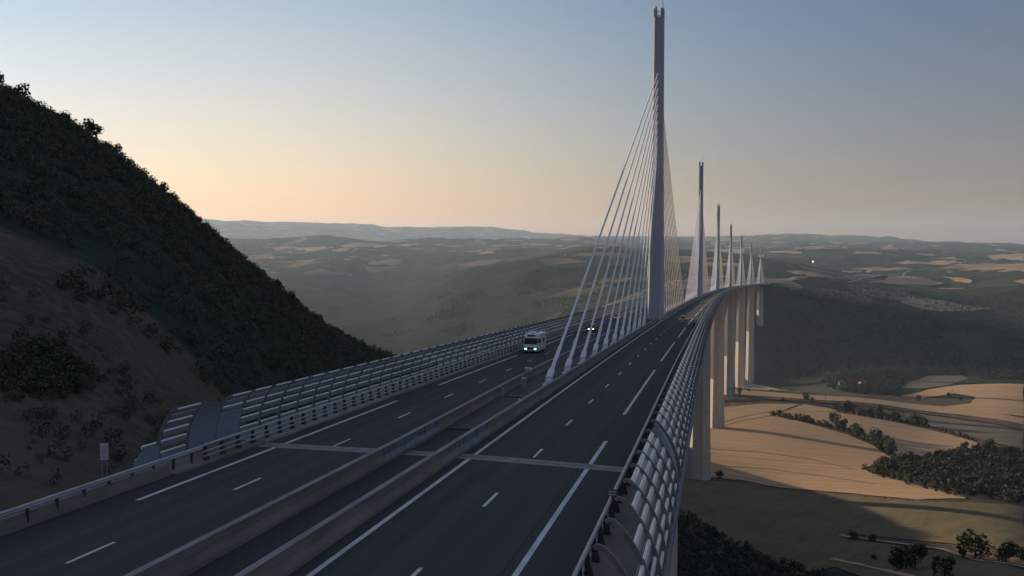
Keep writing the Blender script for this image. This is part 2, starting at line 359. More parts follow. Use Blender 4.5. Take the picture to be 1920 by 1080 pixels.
# the far skyline
sx = [azel(x, y)[0] for x, y in SKY]; sel = [azel(x, y)[1] for x, y in SKY]
el = np.interp(azv, sx, sel)
w = np.exp(-.5 * ((uv - math.log(20000.)) / .13) ** 2)[None, :]
H = H * (1 - w) + (C.z + el[:, None] * Dv[None, :]) * w
AZ, DD = np.meshgrid(np.radians(azv), Dv, indexing='ij')
XX = C.x + DD * np.sin(AZ); YY = C.y + DD * np.cos(AZ)
def vnoise(x, y, seed):
    xi = np.floor(x).astype(np.int64); yi = np.floor(y).astype(np.int64); fx = x - xi; fy = y - yi
    fx = fx * fx * (3 - 2 * fx); fy = fy * fy * (3 - 2 * fy)
    def h(a, b):
        n = (a * 374761393 + b * 668265263 + seed * 974711) & 0x7fffffff
        n = ((n ^ (n >> 13)) * 1274126177) & 0x7fffffff
        return ((n ^ (n >> 16)) & 0xffff) / 65535.
    return (h(xi, yi) * (1 - fx) + h(xi + 1, yi) * fx) * (1 - fy) + (h(xi, yi + 1) * (1 - fx) + h(xi + 1, yi + 1) * fx) * fy
def fbm(x, y, seed, o=4):
    t = 0; a = .5
    for k in range(o): t = t + a * (vnoise(x * 2 ** k, y * 2 ** k, seed + k) - .5); a *= .5
    return t
amp = np.interp(DD, [40, 120, 400, 1500, 1900, 3000, 8000, 20000], [0, 1.2, 3.5, 5, 22, 55, 110, 75])
hillm = np.clip((-np.degrees(AZ) - 12) / 8, 0, 1)
amp = amp * np.where(DD < 1500, .35 + .65 * hillm, 1.)
H = H + amp * fbm(XX / 140., YY / 140., 3, 4) * np.where(DD < 1500, 1, .35) + np.where(DD > 1700, 1, 0) * amp * 1.6 * fbm(XX / 900., YY / 900., 11, 5)
# drainage folds on the slopes across the valley
fold = np.interp(DD, [1900, 2200, 5000, 7000], [0, 1, 1, 0]) * 26 * (np.abs(fbm(XX / 420., YY / 420., 31, 3)) - .12)
H = H - fold
# roadbed: clear the deck and carry the carriageways on the abutments
RR = np.hypot(XX - RC, YY); LAT = RC - RR; SS = RC * np.arctan2(YY, RC - XX)
ROADZ = GRADE * SS
on = np.clip((16.8 - np.abs(LAT)) / 2.6, 0, 1)
near = (SS < 2) & (SS > -90)
H = np.where(near, np.where(on > 0, np.minimum(H, ROADZ - .35) * (1 - on) + (ROADZ - .35) * on, H), H)
H = np.where((SS < 2) & (LAT < -14) & (LAT > -30), np.minimum(H, ROADZ - .25 + np.maximum(-LAT - 16, 0) * .8), H)
H = np.where((SS >= 2) & (SS < 2440) & (np.abs(LAT) < 70), np.minimum(H, ROADZ - 1.2 - np.minimum(SS, 2440 - SS).clip(0, 60) * .22 + np.maximum(np.abs(LAT) - 17, 0) * .7), H)
blend = np.clip((60 - np.abs(LAT)) / 44, 0, 1) * ((SS >= 2440) & (SS < 2900))
H = H * (1 - blend) + (ROADZ - .8) * blend
def hgt(x, y):
    dx, dy = x - C.x, y - C.y; a = math.degrees(math.atan2(dx, dy)); u = math.log(max(math.hypot(dx, dy), 14.1))
    i = int(np.clip(np.searchsorted(azv, a) - 1, 0, len(azv) - 2)); fj = (u - lo) / (hi - lo) * (ND - 1)
    j = int(np.clip(fj, 0, ND - 2)); fi = min(max((a - azv[i]) / (azv[i + 1] - azv[i]), 0), 1); fj = min(max(fj - j, 0), 1)
    return float((H[i, j] * (1 - fj) + H[i, j + 1] * fj) * (1 - fi) + (H[i + 1, j] * (1 - fj) + H[i + 1, j + 1] * fj) * fi)
def ground(px, py, dmin=60., dmax=25000.):
    """where the line of sight through a photo point meets the terrain"""
    a, e = azel(px, py); i = int(np.clip(np.searchsorted(azv, a), 0, len(azv) - 1))
    j0 = int((math.log(dmin) - lo) / (hi - lo) * (ND - 1)); line = C.z + e * Dv
    below = np.nonzero((H[i, j0:] >= line[j0:]) & (Dv[j0:] < dmax))[0]
    if len(below) == 0:
        k = j0 + int(np.argmin(np.where(Dv[j0:] < dmax, line[j0:] - H[i, j0:], 1e9)))
        D = Dv[k]
    else:
        k = j0 + below[0]
        if k == j0: D = Dv[k]
        else:
            d0 = line[k - 1] - H[i, k - 1]; d1 = H[i, k] - line[k]; t = d0 / max(d0 + d1, 1e-9); D = Dv[k - 1] * (1 - t) + Dv[k] * t
    x = C.x + D * math.sin(R_(a)); y = C.y + D * math.cos(R_(a))
    return Vector((x, y, hgt(x, y)))
nA = len(azv)
verts = np.stack([XX, YY, H], -1).reshape(-1, 3)
ii, jj = np.meshgrid(np.arange(nA - 1), np.arange(ND - 1), indexing='ij'); a0 = (ii * ND + jj).ravel()
quads = np.stack([a0, a0 + ND, a0 + ND + 1, a0 + 1], -1)[:, ::-1]
def npmesh(name, v, q):
    me = bpy.data.meshes.new(name); k = q.shape[1]
    me.vertices.add(len(v)); me.vertices.foreach_set('co', v.astype(np.float32).ravel())
    me.loops.add(q.size); me.loops.foreach_set('vertex_index', q.astype(np.int32).ravel())
    me.polygons.add(len(q)); me.polygons.foreach_set('loop_start', np.arange(0, q.size, k, dtype=np.int32))
    me.update(calc_edges=True); return me
tm = npmesh('terrain', verts, quads)
deg = np.degrees(AZ)
g = np.zeros_like(H)
g = np.maximum(g, np.clip((185 - DD) / 30, 0, 1) * (deg < -22))
g = np.maximum(g, np.where(deg < -22, .12, 0))
g = np.maximum(g, np.clip((deg + 9) / 3, 0, 1) * np.clip((1520 - DD) / 60, 0, 1) * .8 * np.clip((DD - 300) / 60, .25, 1))
g = np.maximum(g, .34 * np.clip((DD - 2550) / 200, 0, 1) * np.clip((deg + 14) / 6, 0, 1))
g = np.maximum(g, .40 * np.clip((DD - 5000) / 800, 0, 1))
g = np.maximum(g, .30 * np.clip((DD - 2250) / 150, 0, 1) * np.clip((3300 - DD) / 300, 0, 1) * np.clip((deg + 24) / 2, 0, 1) * np.clip((-6 - deg) / 3, 0, 1))
at = tm.attributes.new('grass', 'FLOAT', 'POINT'); at.data.foreach_set('value', g.astype(np.float32).ravel())
fl = np.clip((DD - 2700) / 300, 0, 1) * np.clip((deg + 12) / 6, 0, 1); fl = np.maximum(fl, np.clip((DD - 5200) / 600, 0, 1)); fl *= (H > -135)
at2 = tm.attributes.new('farmland', 'FLOAT', 'POINT'); at2.data.foreach_set('value', fl.astype(np.float32).ravel())
terrain = link('terrain', tm, M['terrain'], smooth=True, kind='structure')

# ------------------------------------------------------------------ draped sheets: fields and tracks
def drape(name, pts, mat, off, cell, label=None):
    bm = bmesh.new(); vs = [bm.verts.new((p.x, p.y, 0)) for p in pts]; bm.faces.new(vs)
    bmesh.ops.triangulate(bm, faces=bm.faces[:])
    xs = [p.x for p in pts]; ys = [p.y for p in pts]
    for axis, (a, b) in enumerate(((min(xs), max(xs)), (min(ys), max(ys)))):
        n = int((b - a) / cell)
        for k in range(1, n + 1):
            co = [0, 0, 0]; no = [0, 0, 0]; co[axis] = a + (b - a) * k / (n + 1); no[axis] = 1
            bmesh.ops.bisect_plane(bm, geom=bm.verts[:] + bm.edges[:] + bm.faces[:], plane_co=co, plane_no=no)
    for v in bm.verts: v.co.z = hgt(v.co.x, v.co.y) + off
    bmesh.ops.recalc_face_normals(bm, faces=bm.faces)
    if bm.faces and sum(f.normal.z for f in bm.faces) < 0: bmesh.ops.reverse_faces(bm, faces=bm.faces)
    me = bpy.data.meshes.new(name); bm.to_mesh(me); bm.free()
    return link(name, me, mat, smooth=True, kind='structure')
def rough(pts, amt, n=4):
    out = []
    for k, p in enumerate(pts):
        q = pts[(k + 1) % len(pts)]
        for i in range(n):
            t = i / n; d = (q - p); nn = Vector((-d.y, d.x, 0)).normalized() if d.length > 1e-6 else Vector((0, 0, 0))
            out.append(p.lerp(q, t) + nn * (random.uniform(-amt, amt) if i else 0))
    return out
FIELDS = [
 ('stubble', .45, 12, [(1255,800),(1345,766),(1420,758),(1500,758),(1450,777),(1520,796),(1590,816),(1640,837),(1670,858),(1655,868),(1614,880),(1700,905),(1818,936),(1720,938),(1600,926),(1400,903),(1290,894),(1240,893)]),
 ('stubble2', .5, 14, [(1508,758),(1560,768),(1620,777),(1700,797),(1780,815),(1833,831),(1828,842),(1760,851),(1694,862),(1676,850),(1645,832),(1595,811),(1525,791),(1462,775)]),
 ('stubble2', .6, 16, [(1360,729),(1420,734),(1530,742),(1640,749),(1760,762),(1920,786),(1920,797),(1800,778),(1660,760),(1540,751),(1440,744),(1360,740)]),
 ('pale', .6, 16, [(1370,714),(1410,719),(1440,725),(1500,733),(1440,733),(1370,727)]),
 ('stubble', .7, 18, [(1690,743),(1740,731),(1800,722),(1920,721),(1920,782),(1850,776),(1770,763),(1820,757),(1828,744),(1790,738),(1730,746)]),
 ('dull', .6, 16, [(1700,772),(1800,787),(1920,806),(1920,844),(1850,830),(1790,812),(1745,800),(1690,786)]),
 ('dull', .8, 20, [(1690,728),(1704,716),(1745,705),(1805,705),(1816,711),(1780,722),(1735,729)]),
 ('meadow', .35, 10, [(1240,899),(1290,899),(1400,908),(1600,931),(1720,943),(1830,944),(1920,952),(1920,1040),(1860,1030),(1760,1018),(1660,1008),(1590,1000),(1575,1062),(1500,1080),(1430,1062),(1350,1012),(1275,965),(1230,955)]),
 ('meadow', .35, 8, [(1600,1016),(1660,1020),(1760,1034),(1920,1072),(1920,1100),(1700,1100),(1560,1062),(1570,1030)]),
 # plateau to the north
 ('stubble2', 4, 40, [(1630,533),(1660,525),(1695,517),(1735,524),(1771,532),(1698,535)]),
 ('pale', 6, 60, [(1675,495),(1700,490),(1790,489),(1808,495),(1770,499),(1700,497)]),
 ('stubble2', 6, 60, [(1806,497),(1850,495),(1920,495),(1920,512),(1860,509),(1805,505)]),
 ('pale', 6, 80, [(1848,481),(1880,478),(1920,477),(1920,491),(1885,487)]),
 ('pale', 6, 60, [(1578,510),(1630,507),(1634,510),(1580,513)]),
 ('dull', 5, 50, [(1556,526),(1600,517),(1650,515),(1690,513),(1640,521),(1600,528)]),
 ('stubble2', 4, 50, [(1765,518),(1822,526),(1820,532),(1792,530)]),
 ('pale', 4, 50, [(1900,529),(1920,526),(1920,534)]),
 ('dull', 3, 24, [(1585,540),(1622,545),(1690,551),(1750,560),(1690,566),(1640,560),(1604,550)]),
 ('stubble2', 3, 24, [(1690,557),(1770,565),(1868,580),(1825,584),(1740,584),(1690,570)]),
 ('pale', 3, 24, [(1425,528),(1460,524),(1500,520),(1535,517),(1500,526),(1440,532)]),
 ('stubble2', 9, 120, [(1488,466),(1545,463),(1562,468),(1510,470)]),
 ('pale', 9, 120, [(1650,470),(1696,465),(1690,469)]),
 ('pale', 8, 120, [(1716,478),(1745,477),(1762,481),(1735,481)]),
 ('pale', 9, 120, [(1440,473),(1500,474),(1505,477),(1450,476)]),
 ('pale', 8, 120, [(552,468),(610,463),(632,467),(600,470),(575,473)]),
 ('pale', 8, 120, [(496,487),(520,481),(512,489)]),
 ('pale', 8, 120, [(735,461),(770,459),(800,460),(762,464)]),
 ('dull', 6, 100, [(848,499),(930,488),(1000,480),(930,494),(880,502)]),
 ('pale', 8, 120, [(640,462),(700,458),(730,461),(680,466)]),
 ('stubble2', 3, 24, [(1110,586),(1165,562),(1250,530),(1360,516),(1372,521),(1330,536),(1290,552),(1200,574),(1125,596)]),
 ('pale', 6, 60, [(1325,469),(1395,467),(1395,476),(1332,474)]),
]
for mname, off, cell, px in FIELDS:
    pts = [ground(x, y, 200) for x, y in px]
    drape('field', rough(pts, cell * .12, 3), M[mname], off, cell)
def ribbon(name, px, w, mat, off, cell):
    pts = [ground(x, y, 150) for x, y in px]; L = []; Rr = []; fine_ = []
    for k in range(len(pts) - 1):
        for i in range(6): fine_.append(pts[k].lerp(pts[k + 1], i / 6))
    fine_.append(pts[-1])
    for k, p in enumerate(fine_):
        d = (fine_[min(k + 1, len(fine_) - 1)] - fine_[max(k - 1, 0)]); n = Vector((-d.y, d.x, 0)).normalized() * (w / 2 * random.uniform(.6, 1.3))
        L.append(p + n); Rr.append(p - n)
    mb = MB()
    for k in range(len(L)):
        for q in (L[k], Rr[k]): q.z = hgt(q.x, q.y) + off
    mb.rings([[a, b] for a, b in zip(L, Rr)], False, False)
    return mb.build(name, mat, kind='structure')
ribbon('dirt_track', [(1575,1004),(1600,1010),(1640,1014),(1700,1022),(1765,1031),(1840,1054),(1920,1066)], 2.6, M['track'], .55, 6)
ribbon('dirt_track', [(1560,1049),(1610,1060),(1660,1071),(1720,1085)], 2.2, M['track'], .55, 6)
ribbon('dirt_track', [(1272,896),(1320,903),(1352,909)], 2.0, M['track'], .6, 6)
ribbon('country_road', [(1350,753),(1420,751),(1490,752),(1560,758),(1640,764),(1760,780),(1920,808)], 9., M['verge'], .9, 6)
ribbon('country_road', [(1590,533),(1640,522),(1700,512),(1760,505),(1790,500),(1812,492),(1790,486)], 9., M['joint'], 7., 6)

for px in ([(1352, 794), (1395, 781), (1450, 772), (1505, 768)], [(1350, 801), (1390, 790), (1450, 779), (1520, 773), (1560, 772)], [(1330, 842), (1420, 848), (1520, 862), (1600, 880)], [(1345, 873), (1440, 880), (1540, 893), (1640, 908)]):
    ribbon('field_track', px, 2.4, M['tracks'], .62, 6)

# ------------------------------------------------------------------ foliage
def crown_arrays(n, size, shape, r):
    """n small leaf-clump quads scattered through a few overlapping lobes"""
    lobes = [(np.array(c), rad) for c, rad in shape]
    wts = np.array([rad ** 2 for _, rad in lobes]); wts = wts / wts.sum()
    idx = r.choice(len(lobes), n, p=wts)
    d = r.normal(size=(n, 3)); d /= np.linalg.norm(d, axis=1)[:, None]
    rad = np.array([lobes[i][1] for i in idx]) * r.uniform(.55, 1.08, n) ** .6
    cen = np.array([lobes[i][0] for i in idx]) + d * rad[:, None]
    a = r.normal(size=(n, 3)); a /= np.linalg.norm(a, axis=1)[:, None]
    nrm = d * .9 + a * .55; nrm /= np.linalg.norm(nrm, axis=1)[:, None]
    t = np.cross(nrm, r.normal(size=(n, 3))); t /= np.linalg.norm(t, axis=1)[:, None]; b = np.cross(nrm, t)
    s = size * r.uniform(.6, 1.35, n)[:, None]; e = s * r.uniform(.5, .95, n)[:, None]
    v = np.stack([cen - t * s - b * e * .4, cen + t * s * .2 - b * e, cen + t * s + b * e * .3, cen - t * s * .3 + b * e], 1)
    return v.reshape(-1, 3)
def qidx(nq): return np.arange(nq * 4).reshape(-1, 4)
def lobes(w, h, k, r, z0=.35):
    out = [((0, 0, h * (.5 + z0 / 2)), w * .36)]
    for i in range(k):
        a = r.uniform(0, 6.28); q = r.uniform(.15, .34) * w
        out.append(((q * math.cos(a), q * math.sin(a), h * r.uniform(z0 + .05, .86)), w * r.uniform(.16, .27)))
    return out
def trunk_mb(h, r0, w, r):
    mb = MB(); lean = r.uniform(-.06, .06, 2) * h
    mb.tube([(0, 0, -.4), (lean[0] * .3, lean[1] * .3, h * .3), (lean[0], lean[1], h * .75)], [r0 * 1.25, r0 * .8, r0 * .25], 7)
    for i in range(4):
        a = r.uniform(0, 6.28); z = h * r.uniform(.25, .5)
        mb.tube([(lean[0] * .4, lean[1] * .4, z), (math.cos(a) * w * .18, math.sin(a) * w * .18, z + h * .14), (math.cos(a) * w * .33, math.sin(a) * w * .33, z + h * .24)], [r0 * .5, r0 * .3, r0 * .1], 5)
    return mb
PROTO = {}
def proto(kind, h, w, n, size, k, z0, matn, variants=4):
    PROTO[kind] = []
    for q in range(variants):
        r = np.random.default_rng(hash(kind) % 1000 + q if False else sum(map(ord, kind)) + q * 17)
        v = crown_arrays(n, size, lobes(w, h, k, r, z0), r); v[:, 2] = np.maximum(v[:, 2], .02)
        cm = npmesh('crown', v, qidx(n)); cm.materials.append(M[matn])
        tmb = trunk_mb(h, .035 * h, w, r).mesh('trunk'); tmb.materials.append(M['bark'])
        PROTO[kind].append((cm, tmb))
proto('oak', 8., 8., 520, .44, 8, .14, 'leafdark')
proto('shrub', 3.4, 4.2, 260, .30, 6, .12, 'leafdark')
proto('dryshrub', 3.2, 3.8, 240, .28, 6, .12, 'leafdry')
proto('skypine', 5., 4.2, 240, .30, 6, .30, 'leafdark', 6)
proto('poplar', 11., 4.2, 360, .40, 7, .15, 'leaf', 2)
def tree(name, kind, p, sc, label, cat, group=None):
    cm, tk = random.choice(PROTO[kind])
    o = empty(name, p, label, cat, group, random.uniform(0, 6.28)); o.scale = (sc * random.uniform(.85, 1.2), sc * random.uniform(.85, 1.2), sc * random.uniform(.85, 1.15))
    for nm, me in (('crown', cm), ('trunk', tk)):
        c = bpy.data.objects.new(nm, me); COL.objects.link(c); c.parent = o
    return o
def mass(name, spots, kinds, label, n, size, mat, cat='scrub', z0=.08):
    """uncountable growth: one mesh of many bush crowns"""
    protos = []
    for q in range(8):
        r = np.random.default_rng(100 + q); protos.append(crown_arrays(n, size, lobes(1., .95, 5, r, z0), r))
    V = []
    for x, y, w in spots:
        p = protos[rng.integers(8)]; a = rng.uniform(0, 6.28); ca, sa = math.cos(a), math.sin(a)
        q = np.empty_like(p); q[:, 0] = (p[:, 0] * ca - p[:, 1] * sa) * w; q[:, 1] = (p[:, 0] * sa + p[:, 1] * ca) * w
        q[:, 2] = p[:, 2] * w * rng.uniform(.7, 1.1)
        q += np.array([x, y, hgt(x, y) - .1 * w]); V.append(q)
    v = np.concatenate(V); me = npmesh(name, v, qidx(len(v) // 4))
    o = link(name, me, mat, kind='stuff'); tag(o, label, cat); return o
# scrub over the left hillside
spots = []
while len(spots) < 11000:
    a = rng.uniform(-50, -10); D = math.sqrt(rng.uniform(58 ** 2, 620 ** 2))
    x = C.x + D * math.sin(R_(a)); y = C.y + D * math.cos(R_(a))
    lat = RC - math.hypot(x - RC, y); s = RC * math.atan2(y, RC - x)
    if lat > -19 - (6 if s > 0 else 0): continue
    if s < 12 and lat > -23: continue
    brown = (D < 165 + 30 * (float(vnoise(np.array(x / 18.), np.array(y / 18.), 5)) - .5) * 2) and a < -24
    patch = float(vnoise(np.array(x / 14.), np.array(y / 14.), 9))
    lowleft = a < -36.5 and D < 92
    if brown and not lowleft and not (patch > .60): continue
    if not brown and patch < .16 and D < 300: continue
    w = rng.uniform(1.4, 3.2) * (1.0 + D / 520.) * (.6 if brown else 1.)
    spots.append((x, y, w))
mass('scrub', spots, None, 'dark green scrub covering the steep hillside left of the motorway', 105, .064, M['scrub'])
def poly_spots(px, count, wr, dmin=150):
    pts = [ground(x, y, dmin) for x, y in px]; xs = [p.x for p in pts]; ys = [p.y for p in pts]; out = []; t = 0
    while len(out) < count and t < count * 60:
        t += 1; x = rng.uniform(min(xs), max(xs)); y = rng.uniform(min(ys), max(ys)); ins = False
        for k in range(len(pts)):
            a, b = pts[k], pts[k - 1]
            if (a.y > y) != (b.y > y) and x < (b.x - a.x) * (y - a.y) / (b.y - a.y) + a.x: ins = not ins
        if ins: out.append((x, y, rng.uniform(*wr)))
    return out
mass('green_bushes', poly_spots([(10, 655), (60, 640), (120, 650), (178, 715), (130, 760), (60, 750), (10, 740)], 150, (1.2, 2.6), 55), None, 'bright green bushes low on the hillside at the left edge', 105, .064, M['leaf'])
mass('undergrowth', poly_spots([(1225,935),(1262,955),(1290,968),(1330,992),(1400,1032),(1470,1058),(1530,1078),(1580,1120),(1300,1140),(1180,1100)], 800, (2., 5.)), None, 'dark undergrowth on the slope below the near end of the viaduct', 70, .085, M['leafdark'])
mass('woodland', poly_spots([(1614,882),(1660,868),(1700,860),(1780,852),(1835,842),(1870,848),(1960,852),(1960,950),(1890,944),(1822,934),(1704,902)], 620, (5., 10.5)), None, 'dark wood of round trees at the edge of the stubble fields', 95, .075, M['leafshade'], 'wood')
vs_ = poly_spots([(1540,710),(1600,699),(1700,694),(1800,690),(1930,685),(1930,712),(1850,712),(1810,704),(1742,704),(1690,722),(1670,742),(1600,738),(1550,726)], 1500, (5., 9.5), 1300)
mass('valley_wood', vs_, None, 'hazy wood along the valley floor below the dark slope', 40, .12, M['leafforest'], 'wood')
# forest on the shaded slopes across the valley (too many to count)
fs = []
while len(fs) < 10000:
    a = rng.uniform(-21, 18.5); D = math.sqrt(rng.uniform(1950 ** 2, 3300 ** 2)); x = C.x + D * math.sin(R_(a)); y = C.y + D * math.cos(R_(a))
    lat = RC - math.hypot(x - RC, y)
    if abs(lat) < 45: continue
    if float(vnoise(np.array(x / 120.), np.array(y / 120.), 21)) < (.25 if a > -4 else .62): continue
    fs.append((x, y, rng.uniform(5, 9)))
mass('forest', fs, None, 'forest covering the far valley sides', 16, .19, M['leafforest'], 'forest')

# trees one can tell apart
cr = np.argmax(np.where((DD > 150) & (DD < 640), (H - C.z) / DD, -9), axis=1)
a = -43.5; skn = 0
while a < -20.9:
    i = int(np.searchsorted(azv, a)); D = Dv[cr[i]] * random.uniform(.975, 1.0)
    x = C.x + D * math.sin(R_(a)); y = C.y + D * math.cos(R_(a))
    lat = RC - math.hypot(x - RC, y)
    if lat < -25:
        tree('hillside_tree', 'skypine', Vector((x, y, hgt(x, y) - .3)), random.choice([.5, .65, .8, 1.0, 1.2, 1.5]), 'small dark tree silhouetted on the skyline of the left hillside', 'tree', 'trees on the hillside crest')
    a += random.uniform(.12, .62)
def hedge(px, n, kinds, sc, label, cat, group, jit=2.):
    pts = [ground(x, y, 200) for x, y in px]; seg = [0]
    for k in range(len(pts) - 1): seg.append(seg[-1] + (pts[k + 1] - pts[k]).length)
    for k in range(n):
        d = seg[-1] * (k + random.uniform(.1, .9)) / n; q = max(i for i in range(len(seg) - 1) if seg[i] <= d); t = (d - seg[q]) / max(seg[q + 1] - seg[q], 1e-6)
        p = pts[q].lerp(pts[q + 1], t) + Vector((random.uniform(-jit, jit), random.uniform(-jit, jit), 0)); p.z = hgt(p.x, p.y) - .1
        tree('hedge_shrub' if 'shrub' in cat else 'tree', random.choice(kinds), p, random.uniform(*sc), label, cat, group)
hedge([(1444,779),(1470,784),(1520,794),(1560,803)], 20, ['shrub', 'dryshrub', 'dryshrub'], (1.4, 2.6), 'low dry shrub at the pointed left end of the middle field hedge', 'shrub', 'shrubs at the hedge tip')
hedge([(1560,803),(1600,815),(1640,832),(1672,856)], 34, ['shrub', 'shrub', 'oak'], (1.0, 1.8), 'green shrub in the hedge running down to the dark wood', 'shrub', 'shrubs of the middle hedge')
hedge([(1566,772),(1600,778),(1660,788),(1745,803)], 28, ['shrub', 'oak', 'oak'], (1.0, 1.75), 'bushy green shrub in the upper hedge beside the country road', 'shrub', 'shrubs of the upper hedge')
hedge([(1745,803),(1790,815),(1835,830)], 12, ['shrub', 'dryshrub'], (.8, 1.5), 'low shrub along the thin right end of the upper hedge', 'shrub', 'shrubs at the thin hedge end')
hedge([(1800,848),(1870,852),(1915,856)], 7, ['oak'], (.9, 1.3), 'round tree standing along the upper edge of the dark wood', 'tree', 'trees on the wood edge')
hedge([(1640,874),(1700,868),(1760,860)], 8, ['oak', 'shrub'], (.7, 1.2), 'tree at the left tip of the dark wood', 'tree', 'trees at the wood tip')
hedge([(1620,884),(1700,908),(1820,938)], 14, ['shrub', 'oak'], (.6, 1.1), 'shrubby tree on the lower edge of the dark wood beside the stubble', 'tree', 'trees along the lower wood edge')
def one(px, py, kind, sc, name, label, cat, dmin=200):
    p = ground(px, py, dmin); p.z -= .1; return tree(name, kind, p, sc, label, cat)
one(1851, 853, 'oak', 1.9, 'tree', 'large round tree rising above the dark wood', 'tree')
one(1512, 753, 'oak', 1.5, 'tree', 'dark broad tree beside the country road on the field ridge', 'tree')
one(1523, 755, 'shrub', 1.8, 'shrub', 'low shrub just right of the broad ridge tree', 'shrub')
one(1468, 752, 'shrub', 1.5, 'shrub', 'lone shrub on the field ridge left of the broad tree', 'shrub')
one(1722, 752, 'oak', 1.2, 'tree', 'roundish tree by the bend of the upper right field', 'tree')
one(1778, 745, 'oak', 1.0, 'tree', 'small tree standing on the rough patch in the upper right field', 'tree')
one(1800, 752, 'oak', .8, 'tree', 'smallest tree at the right end of the rough patch', 'tree')
one(1319, 894, 'oak', 1.15, 'tree', 'dark tree at the foot of the nearest visible pier', 'tree')
one(1350, 897, 'shrub', 1.6, 'shrub', 'rounded bush just right of the tree at the pier foot', 'shrub')
one(1370, 740, 'oak', 1.5, 'tree', 'dark tree at the foot of the fourth pier', 'tree')
one(1386, 741, 'oak', 1.2, 'tree', 'second dark tree right of the fourth pier foot', 'tree')
one(1404, 734, 'shrub', 1.2, 'shrub', 'small bush on the pale strip beyond the fourth pier', 'shrub')
one(1805, 1046, 'poplar', 1.05, 'tree', 'tall dark tree beside the lower dirt track', 'tree')
one(1828, 1050, 'oak', 1.17, 'tree', 'broad dark tree right of the tall one by the track', 'tree')
one(1690, 1066, 'oak', 0.90, 'tree', 'olive green tree below the bright stretch of dirt track', 'tree')
one(1716, 1068, 'oak', 1.01, 'tree', 'fuller green tree right of the olive one below the track', 'tree')
one(1675, 1060, 'shrub', 1.3, 'shrub', 'bushy shrub left of the olive tree below the track', 'shrub')
one(1752, 1080, 'poplar', 0.66, 'tree', 'narrow light green tree at the bottom of the slope', 'tree')
one(1772, 1084, 'oak', 0.82, 'tree', 'round tree beside the narrow light green one', 'tree')
one(1886, 1054, 'oak', 0.98, 'tree', 'spreading tree on the right beyond the tall dark one', 'tree')
one(1912, 1054, 'oak', 0.70, 'tree', 'tree at the right end of the lower track', 'tree')
one(1600, 1012, 'shrub', 1.0, 'shrub', 'small round bush at the left end of the lower track', 'shrub')
one(1636, 1016, 'shrub', .9, 'shrub', 'flat bush straddling the lower track', 'shrub')
one(1641, 1050, 'shrub', .7, 'shrub', 'lone bush between the two lower tracks', 'shrub')

# ------------------------------------------------------------------ viaduct
ABUT, END = 0.0, 2460.0
via = empty('viaduct', P(0, 0, -1), 'long white cable-stayed motorway viaduct on slender concrete piers crossing the valley', 'viaduct')
mb = MB()
dp = [(-16.3, -.06), (-16.35, -.9), (-13.9, -1.25), (-4.2, -4.2), (4.2, -4.2), (13.9, -1.25), (15.65, -.9), (15.6, -.06), (12.6, -.06), (-12.6, -.06)]
mb.along(dp, stations(1.0, END)); mb.build('deck', M['deck'], via)
mb = MB(); mb.along([(-15.7, -.1), (-12.75, -.1), (-12.75, .16), (-15.7, .16)], stations(1.0, END)); mb.along([(12.2, -.1), (15.2, -.1), (15.2, .16), (12.2, .16)], stations(1.0, END))
mb.build('deck_verge', M['kerb'], via)
mb = MB(); mb.along([(12.2, -.6), (15.55, -.6), (15.55, .14), (12.2, .14)], frange(-75, .9, 4)); mb.along([(-15.5, -.6), (-12.75, -.6), (-12.75, .14), (-15.5, .14)], frange(-9.5, .9, 4)); mb.build('abutment_verge', M['concrete'], via)
mb = MB(); mb.along([(13.6, -.62), (13.6, -9.), (15.3, -9.), (15.3, -.62)], frange(-75, .9, 4)); mb.sbox(.05, .95, -13.5, 13.5, -8., -.1); mb.build('abutment_wall', M['pier'], via)
mb = MB(); mb.along([(-2.9, -.1), (.95, -.1), (.95, .10), (-2.9, .10)], stations(10.0, END)); mb.build('median_slab', M['median'], via)
# expansion joint
mb = MB(); n = 24; jl = []
for l in np.linspace(-12.7, 12.1, 25):
    sc_ = .55 if l < 0 else .55 - 1.5 * (l / 12.) ** 1.2
    jl.append((l, sc_))
mb.rings([[P(s - .75, l, .006), P(s - .10, l, .006)] for l, s in jl], False, False); mb.rings([[P(s + .10, l, .006), P(s + .75, l, .006)] for l, s in jl], False, False)
mb.build('expansion_joint', M['joint'], via)
mb = MB(); mb.rings([[P(s - .10, l, .005), P(s + .10, l, .005)] for l, s in jl], False, False); mb.build('joint_gap', M['post'], via)
# piers
HP = [78, 112, 136, 144, 221, 245, 94]
def pier_sec(s, z, k, o0=-8., o1=8.):
    w = 5.7 if s < 300 else 7.7
    f = 3.0
    mid = (o0 + o1) / 2
    return [P(s, 0, 0) + Vector((x * k, y, z)) for x, y in ((-w, mid), (-f, o0), (f, o0), (w, mid), (f, o1), (-f, o1))]
for i, h in enumerate(HP):
    s = 204 + 342 * i; mb = MB(); zt = -4.2 + 0; zb = -h - 9; zs = zt - min(92, h * .62)
    k0 = 1. + .0012 * h
    mb.rings([pier_sec(s, zb, k0, -9.5, 9.5), pier_sec(s, (zb + zs) / 2, 1 + (k0 - 1) * .4, -8.6, 8.6), pier_sec(s, zs, 1.0)])
    for sg in (-1, 1):
        a, b = (-8., -1.2) if sg < 0 else (1.2, 8.)
        a2, b2 = (-10.0, -6.0) if sg < 0 else (6.0, 10.)
        mb.rings([pier_sec(s, zs - .4, .998, a, b), pier_sec(s, (zs + zt) / 2, .97, a - .2, b - .6 * sg if False else b), pier_sec(s, zt - .05, .93, a2, b2)])
    mb.build('pier', M['pier'], via)
